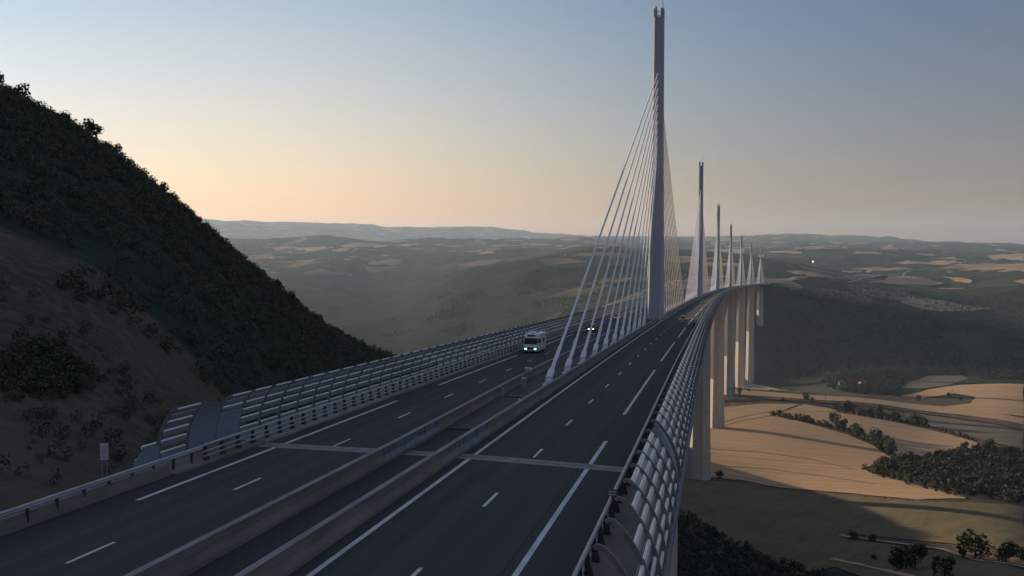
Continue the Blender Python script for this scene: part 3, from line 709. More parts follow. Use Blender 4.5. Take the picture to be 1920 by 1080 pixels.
# masts and stays
def sec(s, z, cx, hw, hl, ch=.35):
    b = P(s, 0, z); return [b + Vector((x, y + cx, 0)) for x, y in ((-hw, -hl + ch), (-hw + ch, -hl), (hw - ch, -hl), (hw, -hl + ch), (hw, hl - ch), (hw - ch, hl), (-hw + ch, hl), (-hw, hl - ch))]
for i in range(7):
    s = 204 + 342 * i; mb = MB()
    for sg in (-1, 1):
        mb.rings([sec(s, -.3, 7.4 * sg, 1.85, 1.25), sec(s, 18, 4.7 * sg, 1.78, 1.2), sec(s, 38, 1.55 * sg, 1.66, 1.25)])
    mb.rings([sec(s, 36.5, 0, 1.60, 2.9), sec(s, 50, 0, 1.55, 2.2), sec(s, 69, 0, 1.48, 1.8), sec(s, 84.6, 0, 1.44, 1.6)])
    for sg in (-1, 1): mb.rings([[v + Vector((sg * .98, 0, 0)) for v in sec(s, z, 0, .46, 1.55, .1)] for z in (84.5, 86.9)])
    for zz in (85.2, 86.1):
        mb.box(tuple(P(s, 0, zz) + Vector((-.55, -.1, 0))), tuple(P(s, 0, zz) + Vector((.55, .1, .14))))
    mast = mb.build('mast', M['mast'], via)
    mb = MB(); mb.tube([P(s, 1.0, 86.8), P(s, 1.0, 92.5)], [.10, .05], 6); mb.build('lightning_rod', M['post'], mast)
    mb = MB(); b = P(s, -.9, 87.35)
    for k in range(1): mb.rings([[b + Vector((r * math.cos(t), r * math.sin(t), z)) for t in np.linspace(0, 6.28, 9)[:-1]] for r, z in ((.12, -.5), (.12, -.2), (.3, -.1), (.32, .15), (.15, .35))])
    mb.build('beacon', M['grey'], mast)
    mb = MB()
    mb.sbox(s - 9.2, s + 9.2, -1.9, 1.0, .06, .3); mb.build('mast_footing', M['median'], mast)
    for sg in (-1, 1):
        for k in range(11):
            sa = s + sg * (204 - 39.71 - 12.451 * k) if True else 0
            top = P(s, 0, 69. - 2.15 * k) + Vector((0, sg * 1.2, 0)); bot = P(sa, 0, .72); d = (top - bot); L = d.length; d.normalize()
            far = i > 1; ns = 6 if far else 9
            mb = MB()
            rr = .15
            mb.tube([bot + d * .0, bot + d * 1.9, bot + d * 1.95, bot + d * 7.5, bot + d * 7.6, bot + d * (L * .5), top], [.36, .36, .22, .21, rr, rr, rr], ns)
            base = P(sa, 0, .12)
            if not far:
                mb.box(tuple(base + Vector((-.55, -.75, 0))), tuple(base + Vector((.55, .75, .10))))
                mb.tube([base + Vector((0, 0, .05)), bot + d * .4], [.44, .36], 8)
                mb.tube([top - d * 2.4, top], [.20, .22], 8)
            else: mb.tube([base, bot + d * .3], [.4, .3], 6)
            mb.build('stay_cable', M['cable'], mast, smooth=False)
# ------------------------------------------------------------------ carriageways and paint
mb = MB(); mb.strip(-85, ABUT, -13.4, 13.0, 0); mb.strip(ABUT, 10, -12.7, 12.15, .0)
mb.strip(10, END, -12.7, -2.9, 0); mb.strip(10, END, .95, 12.15, 0); mb.strip(END, 2760, -12.7, 12.15, 0)
road = mb.build('road', M['asphalt'], kind='structure')
la = road.data.attributes.new('lat', 'FLOAT', 'POINT'); la.data.foreach_set('value', [RC - math.hypot(v[0] - RC, v[1]) for v in mb.v])
mb = MB()
mb.strip(-85, 2700, 2.06, 2.32, .004); mb.strip(-85, 2700, -4.45, -4.22, .004)
for k in range(-7, 205):
    a = 1.25 + 13 * k; mb.strip(a, a + 3., 5.98, 6.16, .004); mb.strip(a, a + 3., -7.93, -7.75, .004)
for k in range(-2, 52):
    a = 21.4 + 52 * k; mb.strip(max(a, -85), a + 39, 9.78, 10.04, .004)
    if k >= -1: a = -15.1 + 52 * (k + 1) - (0); mb.strip(a, a + 39, -11.53, -11.27, .004)
mb.build('road_marking', M['paint'], kind='structure')

# ------------------------------------------------------------------ median barriers
def barrier(name, lat_f, label, inner):
    o = empty(name, P(-40, lat_f(-40), 0), label, 'barrier')
    def prof(s):
        l = lat_f(s); return [(l - .30, -.02), (l - .27, .18), (l - .13, .5), (l - .11, .98), (l + .11, .98), (l + .13, .5), (l + .27, .18), (l + .30, -.02)]
    for a, b in ((-85., -3.2), (8.2, END)):
        mb = MB(); st = frange(a, b, 4) if b < 100 else stations(a, b)
        mb.rings([[P(s, l, z) for l, z in prof(s)] for s in st]); mb.build('concrete_wall', M['concrete'], o)
    mb = MB(); mb.rings([[P(s, l * 1, z * 1.03) for l, z in prof(s)] for s in frange(-3.2, 8.2, 2)])
    for s in (-3.1, 1.0, 5.2, 8.1):
        for sg in (-1, 1): mb.sbox(s - .07, s + .07, lat_f(s) + sg * .12 - .06, lat_f(s) + sg * .12 + .06, 0.3, .99)
    mb.build('steel_section', M['steelbar'], o); o.children[-1]['label'] = 'grey steel section of the barrier at the expansion joint'
    mb = MB(); mb.rings([[P(s, lat_f(s) + .17 * math.cos(t), 1.0 + .05 * math.sin(t)) for t in np.linspace(0, 6.28, 7)[:-1]] for s in stations(-85, END)]); mb.build('cap_rail', M['kerb'], o)
    return o
barrier('concrete_barrier', lambda s: -2.65 - .65 * min(max(s / 45., 0), 1), 'concrete barrier along the left side of the median, nearer the oncoming lanes', 1)
barrier('concrete_barrier', lambda s: 1.08 + .15 * min(max(s / 60., 0), 1), 'concrete barrier along the right side of the median, beside the solid white line', -1)

# ------------------------------------------------------------------ guard rails
def guardrail(side, lat_of, label, s0):
    o = empty('guardrail', P(s0, lat_of(s0), 0), label, 'guardrail')
    st = [s for s in stations(s0, END)]
    for nm, z, hw, hh in (('top_rail', 1.10, .10, .075), ('middle_rail', .72, .05, .06), ('lower_rail', .42, .05, .06)):
        mb = MB(); off = -side * (.06 if nm == 'top_rail' else .12)
        mb.rings([[P(s, lat_of(s) + off + hw * math.cos(t), z + hh * math.sin(t)) for t in np.linspace(.39, .39 + 6.283, 9)[:-1]] for s in st]); mb.build(nm, M['rail'], o)
    ss = [s0 + .4 + 2.0 * k for k in range(int((END - s0) / 2))]
    def post(mb, s):
        l = lat_of(s); i_ = -side
        mb.rings([[P(s + a * w, l + b, z) for a, b in ((-1, -.10 * 1), (1, -.10), (1, q), (-1, q))] for z, w, q in ((.0, .17, .26 if side > 0 else .22), (.12, .17, .24 if side > 0 else .2), (.6, .11, .12), (1.08, .07, .06))])
    for s in ss[:100]:
        mb = MB(); post(mb, s); mb.build('post', M['post'], o)
    mb = MB()
    for s in ss[100:]: post(mb, s)
    mb.build('post', M['post'], o, kind='stuff')
    return o
latR = lambda s: 12.72 - .15 * min(max(s / 60, 0), 1)
latL = lambda s: -12.95 - .5 * min(max((s + 30) / 40, 0), 1)
guardrail(1, latR, 'steel guardrail with dark posts along the right edge of the viaduct', -40)
gl = guardrail(-1, latL, 'steel guardrail with dark posts along the left edge, running past the hillside', -6)
mb = MB()
for z, hh in ((.98, .13),):
    mb.rings([[P(s, latL(s) + x, z + y) for x, y in ((-.03, -hh), (.05, -hh * .5), (-.01, 0), (.05, hh * .5), (-.03, hh), (-.06, hh), (-.06, -hh))] for s in frange(-85, -6, 4)])
mb.build('corrugated_rail', M['rail'], gl)
for s in frange(-44, -7, 2):
    mb = MB(); mb.sbox(s - .06, s + .06, latL(s) - .16, latL(s) - .05, .2, 1.05); mb.build('rail_post', M['post'], gl)
mb = MB(); mb.along([(-13.9, -.4), (-13.25, -.4), (-13.10, .02), (-13.2, .68), (-13.55, .72), (-13.9, .3)], frange(-85, -9.6, 4)); mb.build('kerb_wall', M['concrete'], gl)

# ------------------------------------------------------------------ wind screens
ARC = [(15.45, .05), (15.42, .7), (15.27, 1.4), (15.03, 2.0), (14.72, 2.55), (14.38, 3.02), (14.08, 3.32), (13.93, 3.36), (13.86, 3.28)]
def out(l, z, side): return l + (.40 + .26 * z / 3.36 if side < 0 else 0.)
def arc_at(t, side=1):
    t = min(max(t, 0), 1) * 6.; k = min(int(t), 5); f = t - k; l, z = (ARC[k][0] * (1 - f) + ARC[k + 1][0] * f, ARC[k][1] * (1 - f) + ARC[k + 1][1] * f); return out(l, z, side), z
SLT = [.13, .30, .47, .64, .81, .975]
def rib(mb, s, side, hw=.055, scale=1.):
    rs = []; A_ = [(out(l, z, side), z) for l, z in ARC]
    for k, (l, z) in enumerate(A_):
        a = A_[max(k - 1, 0)]; b = A_[min(k + 1, len(ARC) - 1)]; t = Vector((b[0] - a[0], b[1] - a[1])).normalized(); nrm = Vector((t.y, -t.x)); q = .165 * (1 - .4 * k / 8)
        rs.append([P(s - hw, side * (l + nrm.x * q), z + nrm.y * q), P(s + hw, side * (l + nrm.x * q), z + nrm.y * q), P(s + hw, side * (l - nrm.x * q * .4), z - nrm.y * q * .4), P(s - hw, side * (l - nrm.x * q * .4), z - nrm.y * q * .4)])
    mb.rings(rs)
def slats(mb, s0, s1, side, which=range(6), body=None):
    g = .15; ss = (s0 + g + .06, s1 - g - .06)
    for k in which:
        t1 = SLT[k]; (l1, z1), (la, za) = arc_at(t1, side), arc_at(max(t1 - .06, 0), side)
        T = Vector((l1 - la, z1 - za)).normalized(); Q = Vector((T.y, -T.x)); o_ = Vector((l1, z1))
        def pr(pts): return [[P(s, side * (o_ + T * a + Q * b).x, (o_ + T * a + Q * b).y) for a, b in pts] for s in ss]
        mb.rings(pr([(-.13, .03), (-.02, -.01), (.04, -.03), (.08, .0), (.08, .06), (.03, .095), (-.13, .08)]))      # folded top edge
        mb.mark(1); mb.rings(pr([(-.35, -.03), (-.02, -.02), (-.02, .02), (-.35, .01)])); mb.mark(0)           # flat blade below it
def screen(side, label, first, nearribs, nearwhich, gapA, gapB):
    o = empty('wind_screen', P(first, side * 15.4, 0), label, 'wind screen')
    ribs = list(nearribs); pitch = 3.13; s = gapB; fr = []
    while s < END: fr.append(s); s += pitch
    allr = ribs + fr
    for s in allr[:100]:
        mb = MB(); rib(mb, s, side); mb.build('rib', M['rib'], o)
    mb = MB()
    for s in allr[100:]: rib(mb, s, side)
    mb.build('rib', M['rib'], o, kind='stuff')
    bays = [(a, b, w) for (a, b), w in zip(zip(ribs[:-1], ribs[1:]), nearwhich)] + [(a, b, range(6)) for a, b in zip(fr[:-1], fr[1:])]
    for a, b, w in bays[:100]:
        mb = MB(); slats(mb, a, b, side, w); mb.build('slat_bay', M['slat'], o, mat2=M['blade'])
    mb = MB()
    for a, b, w in bays[100:]: slats(mb, a, b, side, w)
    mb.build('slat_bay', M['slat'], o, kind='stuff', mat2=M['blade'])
    # edge beam under the ribs
    e_ = .4 if side < 0 else 0.
    mb = MB(); mb.rings([[P(s, side * l, z) for l, z in ((15.2 + e_, -.25), (15.72 + e_, -.25), (15.72 + e_, .10), (15.2 + e_, .10))] for s in stations(first, END)]); mb.build('edge_beam', M['steelbar'], o)
    return o
def plate(s0, s1, side, top0, top1, o, t=.05, n=8, outset=0.):
    """curved sheet that follows the ribs; top0/top1 = how far up the arc it reaches at its two ends"""
    mb = MB(); rows = []
    for k in range(n + 1):
        f = k / n; s = s0 + (s1 - s0) * f; tp = top0 + (top1 - top0) * f if not callable(top0) else top0(f)
        rows.append((s, [arc_at(tp * j / 8, side) for j in range(9)]))
    mb.rings([[P(s, side * (l + outset), z) for l, z in a] + [P(s, side * (l + outset - t), z) for l, z in reversed(a)] for s, a in rows])
    return mb.build('solid_panel', M['panel'], o, smooth=False)
R6 = range(6)
scrR = screen(1, 'curved slatted wind screen along the right edge of the viaduct', -34.6, [-34.6 + 3.13 * k for k in range(10)], [[0, 1], [0, 1], [0, 1, 2], [0, 1, 2, 3], [0, 1, 2, 3, 4], R6, R6, R6, R6], -6.4, -2.75)
plate(-6.3, -2.9, 1, lambda f: .30 + .70 * abs(2 * f - 1) ** 1.6, None, scrR, outset=-.02)
plate(-34.5, -22.3, 1, lambda f: .46, None, scrR, outset=-.10)
scrL = screen(-1, 'curved slatted wind screen along the left edge, facing the hillside', -6.6, [-6.6, -3.45], [R6], -3.4, -.15)
plate(-3.4, -.2, -1, lambda f: 1.0 - .42 * f ** 2.2, None, scrL, outset=-.02)
plate(-9.2, -6.72, -1, lambda f: .10 + .16 * min(1, f * 2.5), None, scrL, outset=-.06)
plate(-.1, 2.9, -1, lambda f: .52, None, scrL, outset=-.04)
for (a, b, w) in ((-9.0, -6.7, [0]), (-8.5, -6.7, [1])):
    mb = MB(); slats(mb, a, b, -1, w); mb.build('slat_bay', M['slat'], scrL, mat2=M['blade'])

# ------------------------------------------------------------------ vehicles
def wheel(root, x, y, r, w):
    mb = MB(); n = 18
    def ring(rad, yy): return [(x + rad * math.cos(2 * math.pi * k / n), yy, r + rad * math.sin(2 * math.pi * k / n)) for k in range(n)]
    mb.rings([ring(r * .62, y - w / 2), ring(r * .94, y - w / 2), ring(r, y - w * .3), ring(r, y + w * .3), ring(r * .94, y + w / 2), ring(r * .62, y + w / 2)])
    t = mb.build('wheel', M['tyre'], root, world=False)
    mb = MB(); sg = 1 if y > 0 else -1; yy = y + sg * w * .46
    mb.rings([[(x + q * math.cos(2 * math.pi * k / n), yy + sg * d, r + q * math.sin(2 * math.pi * k / n)) for k in range(n)] for q, d in ((r * .62, 0), (r * .5, -.03), (r * .18, .02))]); mb.build('rim', M['rail'], t, world=False)
def car(name, s, lat, toward, paint, label, lights=None, estate=False):
    # local +X is the front of the car, length 4.3
    p = P(s, lat, 0); o = empty(name, p, label, 'car', None, heading(s) + (R_(-90) if toward else R_(90)))
    o.rotation_euler.y = (math.atan(GRADE) if toward else -math.atan(GRADE))
    secs = [(-2.12, .45, .80, .72), (-2.05, .30, .93, .80), (-1.6, .22, .98, .86), (-.6, .20, .96, .88), (.6, .20, .94, .88), (1.0, .22, .92, .88), (1.7, .26, .80, .84), (2.02, .32, .70, .74), (2.12, .42, .60, .64)]
    mb = MB(); mb.rings([[(x, -w, z0 + .08), (x, -w * .96, (z0 + z1) / 2 + .12), (x, -w * .88, z1), (x, w * .88, z1), (x, w * .96, (z0 + z1) / 2 + .12), (x, w, z0 + .08), (x, w * .85, z0), (x, -w * .85, z0)] for x, z0, z1, w in secs])
    back = -1.95 if estate else -1.55
    roof = [(back + .0, .92, .95, .76), (back + .28, .92, 1.38, .64), (-.2, .92, 1.46, .64), (.35, .92, 1.40, .63), (1.0, .9, .93, .74)]
    b = mb.build('body', paint, o, smooth=False, world=False)
    # roof shell, pillars
    mb = MB(); mb.rings([[(x, -w, z - .05), (x, -w * .8, z), (x, w * .8, z), (x, w, z - .05), (x, w * .9, z - .09), (x, -w * .9, z - .09)] for x, z, w in ((back + .25, 1.40, .62), (-.4, 1.47, .64), (.35, 1.42, .62))])
    for sg in (-1, 1):
        for pts in ([(1.0, sg * .74, .90), (.35, sg * .60, 1.38)], [(-.35, sg * .78, .92), (-.35, sg * .62, 1.42)], [(back, sg * .75, .92), (back + .3, sg * .6, 1.36)]): mb.tube(pts, .045, 6)
    mb.build('roof', paint, o, world=False)
    mb = MB(); mb.rings([[(x0, -w0, .88), (x0, w0, .88), (x1, w1, z1), (x1, -w1, z1)] for x0, w0, x1, w1, z1 in ((back + .02, .74, back + .28, .60, 1.37), (-.4, .79, -.4, .625, 1.43), (.98, .73, .36, .60, 1.38))]); mb.build('window', M['glass'], o, world=False)
    for sg in (-1, 1):
        for x in (-1.32, 1.32): wheel(o, x, sg * .76, .31, .2)
        mb = MB(); mb.rings([[(x, sg * (.36 + d), z) for d, z in ((0, .52), (.22, .52), (.24, .66), (0, .64))] for x in (1.96, 2.13)]); mb.build('headlight', lights or M['lens'], o, world=False)
        mb = MB(); mb.rings([[(x, sg * (.46 + d), z) for d, z in ((0, .62), (.22, .62), (.20, .84), (0, .84))] for x in (-2.13, -1.98)]); mb.build('tail_light', M['redlamp'], o, world=False)
    mb = MB(); mb.box((2.08, -.26, .38), (2.15, .26, .5)); mb.build('number_plate', M['white'], o, world=False)
    return o
pdark = simple('dark_car_paint', (.03, .032, .04), (.025, .027, .033), 1., .3)
pwhite = simple('white_car_paint', (.75, .75, .75), (.7, .7, .7), 1., .3)
pgrey = simple('silver_car_paint', (.42, .43, .45), (.36, .37, .39), 1., .3, metal=.5)
pbrown = simple('grey_brown_car_paint', (.20, .17, .16), (.17, .15, .14), 1., .35)
car('car', 140.3, -9.15, True, pdark, 'dark car with bright yellow headlights following the motorhome', M['hyel'])
car('car', 196.5, -10.2, True, pwhite, 'white car behind the stay cables beside the left wind screen', None, True)
car('car', 199.0, 7.8, False, pgrey, 'grey car seen from behind in the middle of the right carriageway', None, True)
car('car', 376.0, 8.2, False, pgrey, 'small silver car farthest away on the right carriageway, near the second mast', None)
# motorhome
mh = empty('motorhome', P(79.2, -10.15, 0), 'white motorhome with green headlights driving towards the camera', 'motorhome', None, heading(79) + R_(-90))
mh.rotation_euler.y = math.atan(GRADE)
mb = MB(); W = 1.12
secs = [(0.0, .42, 1.05, .92), (-.10, .32, 1.20, 1.02), (-.30, .30, 1.42, 1.08), (-.55, .30, 2.35, 1.09), (-.85, .30, 2.82, 1.10), (-1.4, .32, 3.02, W), (-6.6, .35, 3.02, W), (-6.85, .45, 2.95, 1.08)]
mb.rings([[(x, -w, z0 + .1), (x, -w, z1 - .12), (x, -w * .9, z1), (x, w * .9, z1), (x, w, z1 - .12), (x, w, z0 + .1), (x, w * .9, z0), (x, -w * .9, z0)] for x, z0, z1, w in secs]); mb.build('body', M['cream'], mh, world=False)
mb = MB(); mb.rings([[(x, -w, z) , (x + .05, -w, z), (x + .05, w, z), (x, w, z)] for x, z, w in ((-.27, 1.40, 1.03), (-.40, 1.85, 1.04), (-.54, 2.30, 1.02))]); mb.build('windscreen', M['glass'], mh, world=False)
mb = MB(); mb.rings([[(x, -w, z), (x + .06, -w, z), (x + .06, w, z), (x, w, z)] for x, z, w in ((-.70, 2.56, .62), (-.86, 2.80, .6))]); mb.build('roof_window', M['glass'], mh, world=False)
for sg in (-1, 1):
    mb = MB(); mb.box((-2.6, sg * 1.10, 1.5) if sg > 0 else (-2.6, -1.13, 1.5), (-1.2, 1.13, 2.2) if sg > 0 else (-1.2, -1.10, 2.2)); mb.box((-5.6, 1.115 if sg > 0 else -1.13, 1.5), (-4.2, 1.13 if sg > 0 else -1.115, 2.2)); mb.build('side_window', M['glass'], mh, world=False)
    for x in (-1.15, -5.0): wheel(mh, x, sg * .98, .36, .24)
    mb = MB(); mb.rings([[(x, sg * (.60 + d), z) for d, z in ((0, .60), (.28, .60), (.30, .80), (.02, .78))] for x in (-.06, .03)]); mb.build('headlight', M['hgreen'], mh, world=False)
    mb = MB(); mb.tube([(-.45, sg * 1.08, 2.25), (-.2, sg * 1.26, 2.2), (-.15, sg * 1.28, 1.7)], [.04, .06, .07], 6); mb.box((-.25, sg * 1.28 - .09, 1.65), (-.12, sg * 1.28 + .09, 2.1)); mb.build('mirror', M['black'], mh, world=False)
mb = MB(); mb.box((-.02, -.85, .42), (.05, .85, .58)); mb.build('bumper', M['grey'], mh, world=False)
mb = MB(); mb.box((.045, -.40, .68), (.065, .40, .92)); mb.build('grille', M['black'], mh, world=False)
mb = MB(); mb.box((.05, -.26, .45), (.075, .26, .56)); mb.build('number_plate', M['white'], mh, world=False)
mb = MB(); mb.rings([[(x, -.45, 3.0), (x, .45, 3.0), (x, .38, 3.0 + h), (x, -.38, 3.0 + h)] for x, h in ((-1.3, .02), (-1.6, .28), (-2.4, .30), (-2.5, .05))]); mb.build('roof_hatch', M['cream'], mh, world=False)
mb = MB(); mb.box((-4.6, -.35, 3.0), (-3.8, .35, 3.22)); mb.box((-6.2, -.7, 3.0), (-5.0, .3, 3.12)); mb.build('roof_unit', M['grey'], mh, world=False)
mb = MB(); mb.tube([(-2.2, 1.16, 2.86), (-5.8, 1.16, 2.86)], .09, 8); mb.build('awning', M['white'], mh, world=False)

# ------------------------------------------------------------------ small roadside things
cp = empty('camera_post', P(29.9, -.55, .1), 'grey post with a camera dome and a small cabinet standing in the median', 'camera post')
mb = MB(); b = P(29.9, -.55, .1); mb.tube([b, b + Vector((0, 0, 2.75))], [.06, .045], 8); mb.tube([b + Vector((.42, .2, 0)), b + Vector((.05, 0, 1.2))], .025, 6); mb.box(tuple(b + Vector((-.2, -.2, 0))), tuple(b + Vector((.2, .2, .04)))); mb.build('post', M['grey'], cp)
mb = MB(); mb.box(tuple(b + Vector((-.24, -.30, .85))), tuple(b + Vector((.16, -.07, 1.72)))); mb.build('cabinet', M['grey'], cp)
mb = MB(); mb.rings([[b + Vector((x, y, z)) for x, y in ((-.28, -.34), (.2, -.34), (.2, -.03), (-.28, -.03))] for z in (1.725, 1.80)]); mb.build('cabinet_roof', M['white'], cp)
mb = MB(); mb.tube([b + Vector((0, 0, 2.66)), b + Vector((.42, -.05, 2.72))], .03, 6); hb = b + Vector((.5, -.06, 2.58))
mb.rings([[hb + Vector((r * math.cos(t), r * math.sin(t), z)) for t in np.linspace(0, 6.28, 11)[:-1]] for r, z in ((.05, -.26), (.17, -.20), (.24, -.05), (.26, .08), (.2, .2), (.06, .24))]); mb.box(tuple(hb + Vector((-.45, -.12, .0))), tuple(hb + Vector((-.24, .12, .25)))); mb.build('camera_dome', M['lens'], cp)
tp = empty('low_post', P(29.3, -2.55, .1), 'low bent steel post against the left median barrier near the camera post', 'post')
mb = MB(); b2 = P(29.3, -2.55, .1); mb.tube([b2, b2 + Vector((-.05, 0, .8)), b2 + Vector((-.4, 0, .86))], [.06, .055, .05], 8); mb.box(tuple(b2 + Vector((-.12, -.12, 0))), tuple(b2 + Vector((.12, .12, .05)))); mb.build('shaft', M['rail'], tp)
mb = MB(); mb.tube([P(28.9 - .3 * math.sin(t * 3), -2.4 + 1.75 * t, .13) for t in np.linspace(0, 1, 8)], .05, 6); tag(mb.build('cable_duct', M['black']), 'black cable duct lying across the median floor between two posts', 'cable duct')
mb = MB(); q = P(25.6, -.15, .1); mb.rings([[q + Vector((r * math.cos(t), r * math.sin(t), z)) for t in np.linspace(0, 6.28, 11)[:-1]] for r, z in ((.10, 0), (.12, .12), (.11, .26), (.05, .34))]); tag(mb.build('marker_stud', M['white']), 'small white round marker on the median floor near the camera post', 'marker')
# sign on the hillside
pz = Vector((-23.8, -1.1, 0)); gz = hgt(pz.x, pz.y); sg_ = empty('roadside_sign', Vector((pz.x, pz.y, gz)), 'small white rectangular sign on the dark hillside left of the road', 'sign')
top = C.z + azel(195, 831)[1] * math.hypot(pz.x - C.x, pz.y - C.y); dv = Vector((C.x - 6 - pz.x, C.y - pz.y, 0)).normalized(); sd = Vector((-dv.y, dv.x, 0))
c0 = Vector((pz.x, pz.y, 0))
def slab(mb, c, hw, z0, z1, d0, d1):
    mb.rings([[c + sd * a + dv * d + Vector((0, 0, z)) for a, d in ((-hw, d0), (hw, d0), (hw, d1), (-hw, d1))] for z in (z0, z1)])
mb = MB(); slab(mb, c0, .26, top - .98, top, 0, .03); mb.build('plate', M['white'], sg_)
mb = MB()
for k, w in enumerate((.2, .16, .19, .14)): slab(mb, c0, w, top - .28 - k * .15, top - .24 - k * .15, .033, .036)
mb.build('text_line', M['grey'], sg_)
mb = MB(); slab(mb, c0, .26, top - 1.16, top - 1.03, 0, .03); mb.build('lower_plate', M['white'], sg_)
mb = MB()
for a in (-.15, .15): mb.tube([c0 + sd * a - dv * .04 + Vector((0, 0, min(gz, top - 1.3) - .3)), c0 + sd * a - dv * .04 + Vector((0, 0, top - .05))], .03, 6)
mb.build('post', M['rail'], sg_)
# marker on the right guard rail
mk = empty('distance_marker', P(-13.2, 12.75, 0), 'small striped marker plate on the right guardrail beside the tall near posts', 'marker')
mb = MB(); mb.sbox(-13.22, -13.16, 12.55, 12.95, 1.30, 1.62); mb.build('plate', M['post'], mk)
mb = MB()
for z in (1.35, 1.49): mb.sbox(-13.245, -13.221, 12.57, 12.93, z, z + .07)
mb.build('stripe', M['white'], mk)
mb = MB(); mb.sbox(-13.155, -13.08, 12.70, 12.80, 0.0, 1.6); mb.build('post', M['post'], mk)
# call box on the right
cb = empty('call_box', P(150.5, 12.45, 0), 'dark boxy roadside cabinet on the right edge before the first mast', 'cabinet')
mb = MB(); mb.sbox(149.9, 151.1, 11.95, 12.5, .0, 1.75); mb.build('housing', M['post'], cb)
mb = MB(); mb.sbox(149.8, 151.2, 11.85, 12.6, 1.75, 1.86); mb.build('canopy', M['concrete'], cb)
mb = MB(); mb.sbox(149.86, 149.895, 12.05, 12.4, .5, 1.5); mb.build('door', M['black'], cb)
# far things
def house(px, py, w, d, h, label, dmin=1300, lit=False):
    p = ground(px, py, dmin); o = empty('house', p, label, 'house', None, R_(20)); mb = MB(); mb.box((-w / 2, -d / 2, -1), (w / 2, d / 2, h)); mb.build('wall', M['wallw'], o, world=False)
    mb = MB(); mb.rings([[(x, -d / 2 - .4, h), (x, 0, h + d * .28), (x, d / 2 + .4, h), (x, d / 2 + .4, h - .25), (x, -d / 2 - .4, h - .25)] for x in (-w / 2 - .4, w / 2 + .4)]); mb.build('roof', M['tile'], o, world=False)
    mb = MB(); mb.box((-w * .3, -d / 2 - .12, 1), (-w * .1, -d / 2 - .02, 2.4)); mb.box((w * .1, -d / 2 - .12, 1), (w * .3, -d / 2 - .02, 2.4)); mb.build('window', M['glass'], o, world=False)
    return o
M['wallw'] = simple('render_wall', (.55, .50, .44), (.45, .41, .36), .3, .9); M['tile'] = simple('roof_tile', (.28, .16, .11), (.2, .12, .09), .5, .9)
house(1618, 722, 12, 8, 5, 'small pale farmhouse by the valley wood')
house(1578, 720, 9, 7, 4, 'low hut left of the farmhouse at the valley wood')
house(1619, 547, 10, 8, 5, 'tiny house on the lit shelf below the plateau fields', 2300)
p = ground(1524, 494, 2500); lt = empty('floodlight', p, 'bright white light shining on the far dark plateau', 'light')
mb = MB(); mb.tube([p, p + Vector((0, 0, 9))], [.4, .3], 6); mb.build('pole', M['grey'], lt)
mb = MB(); q = p + Vector((0, 0, 10.5)); mb.rings([[q + Vector((r * math.cos(t), r * math.sin(t), z)) for t in np.linspace(0, 6.28, 11)[:-1]] for r, z in ((.4, -4.2), (3.0, -2.9), (4.2, 0), (3.0, 2.9), (.4, 4.2))]); mb.build('lamp', emit('lamp_white', (1, 1, .97), 1.6), lt)
def pole(px, py, h, r, label, name='utility_pole', cat='pole'):
    p = ground(px, py, 300); o = empty(name, p, label, cat); mb = MB(); mb.tube([p + Vector((0, 0, -.5)), p + Vector((0, 0, h))], [r, r * .7], 6); mb.build('shaft', M['bark'], o); mb = MB(); mb.box(tuple(p + Vector((-1.1, -.1, h - 1))), tuple(p + Vector((1.1, .1, h - .75)))); mb.build('crossarm', M['bark'], o)
pole(1548, 755, 9, .3, 'thin pole by the country road right of the broad ridge tree')
pole(1785, 742, 9, .3, 'thin pole on the upper right field')
def turbine(px, py, D, label):
    a, e = azel(px, py); x = C.x + D * math.sin(R_(a)); y = C.y + D * math.cos(R_(a)); b = Vector((x, y, hgt(x, y) - 5)); o = empty('wind_turbine', b, label, 'wind turbine')
    hh = 85.; mb = MB(); mb.tube([b, b + Vector((0, 0, hh))], [5., 3.], 8); mb.build('tower', M['white'], o)
    hub = b + Vector((0, -4, hh)); mb = MB(); mb.box(tuple(hub + Vector((-3, -2, -3))), tuple(hub + Vector((3, 9, 3)))); mb.build('nacelle', M['white'], o)
    for k in range(3):
        t = R_(20 + 120 * k); mb = MB(); d = Vector((math.sin(t), 0, math.cos(t))); mb.tube([hub - Vector((0, 3, 0)), hub + d * 12 - Vector((0, 3, 0)), hub + d * 45 - Vector((0, 3, 0))], [2.2, 3.2, .8], 5); mb.build('blade', M['white'], o)
turbine(397, 414, 19600, 'pale wind turbine on the far ridge just right of the hillside')

# ------------------------------------------------------------------ haze
mb = MB(); mb.box((-29000, -6000, -420), (26000, 29000, 900)); hz = mb.build('haze', None, kind='stuff'); tag(hz, 'thin evening haze over the valley', 'haze')
hm = bpy.data.materials.new('haze_air'); hm.use_nodes = True; nt = hm.node_tree; nt.nodes.clear()
ou = nt.nodes.new('ShaderNodeOutputMaterial'); pv = nt.nodes.new('ShaderNodeVolumePrincipled')
pv.inputs['Color'].default_value = (.62, .80, 1.0, 1); pv.inputs['Density'].default_value = 3.4e-5; pv.inputs['Anisotropy'].default_value = .25
nt.links.new(pv.outputs[0], ou.inputs['Volume']); hz.data.materials.append(hm)

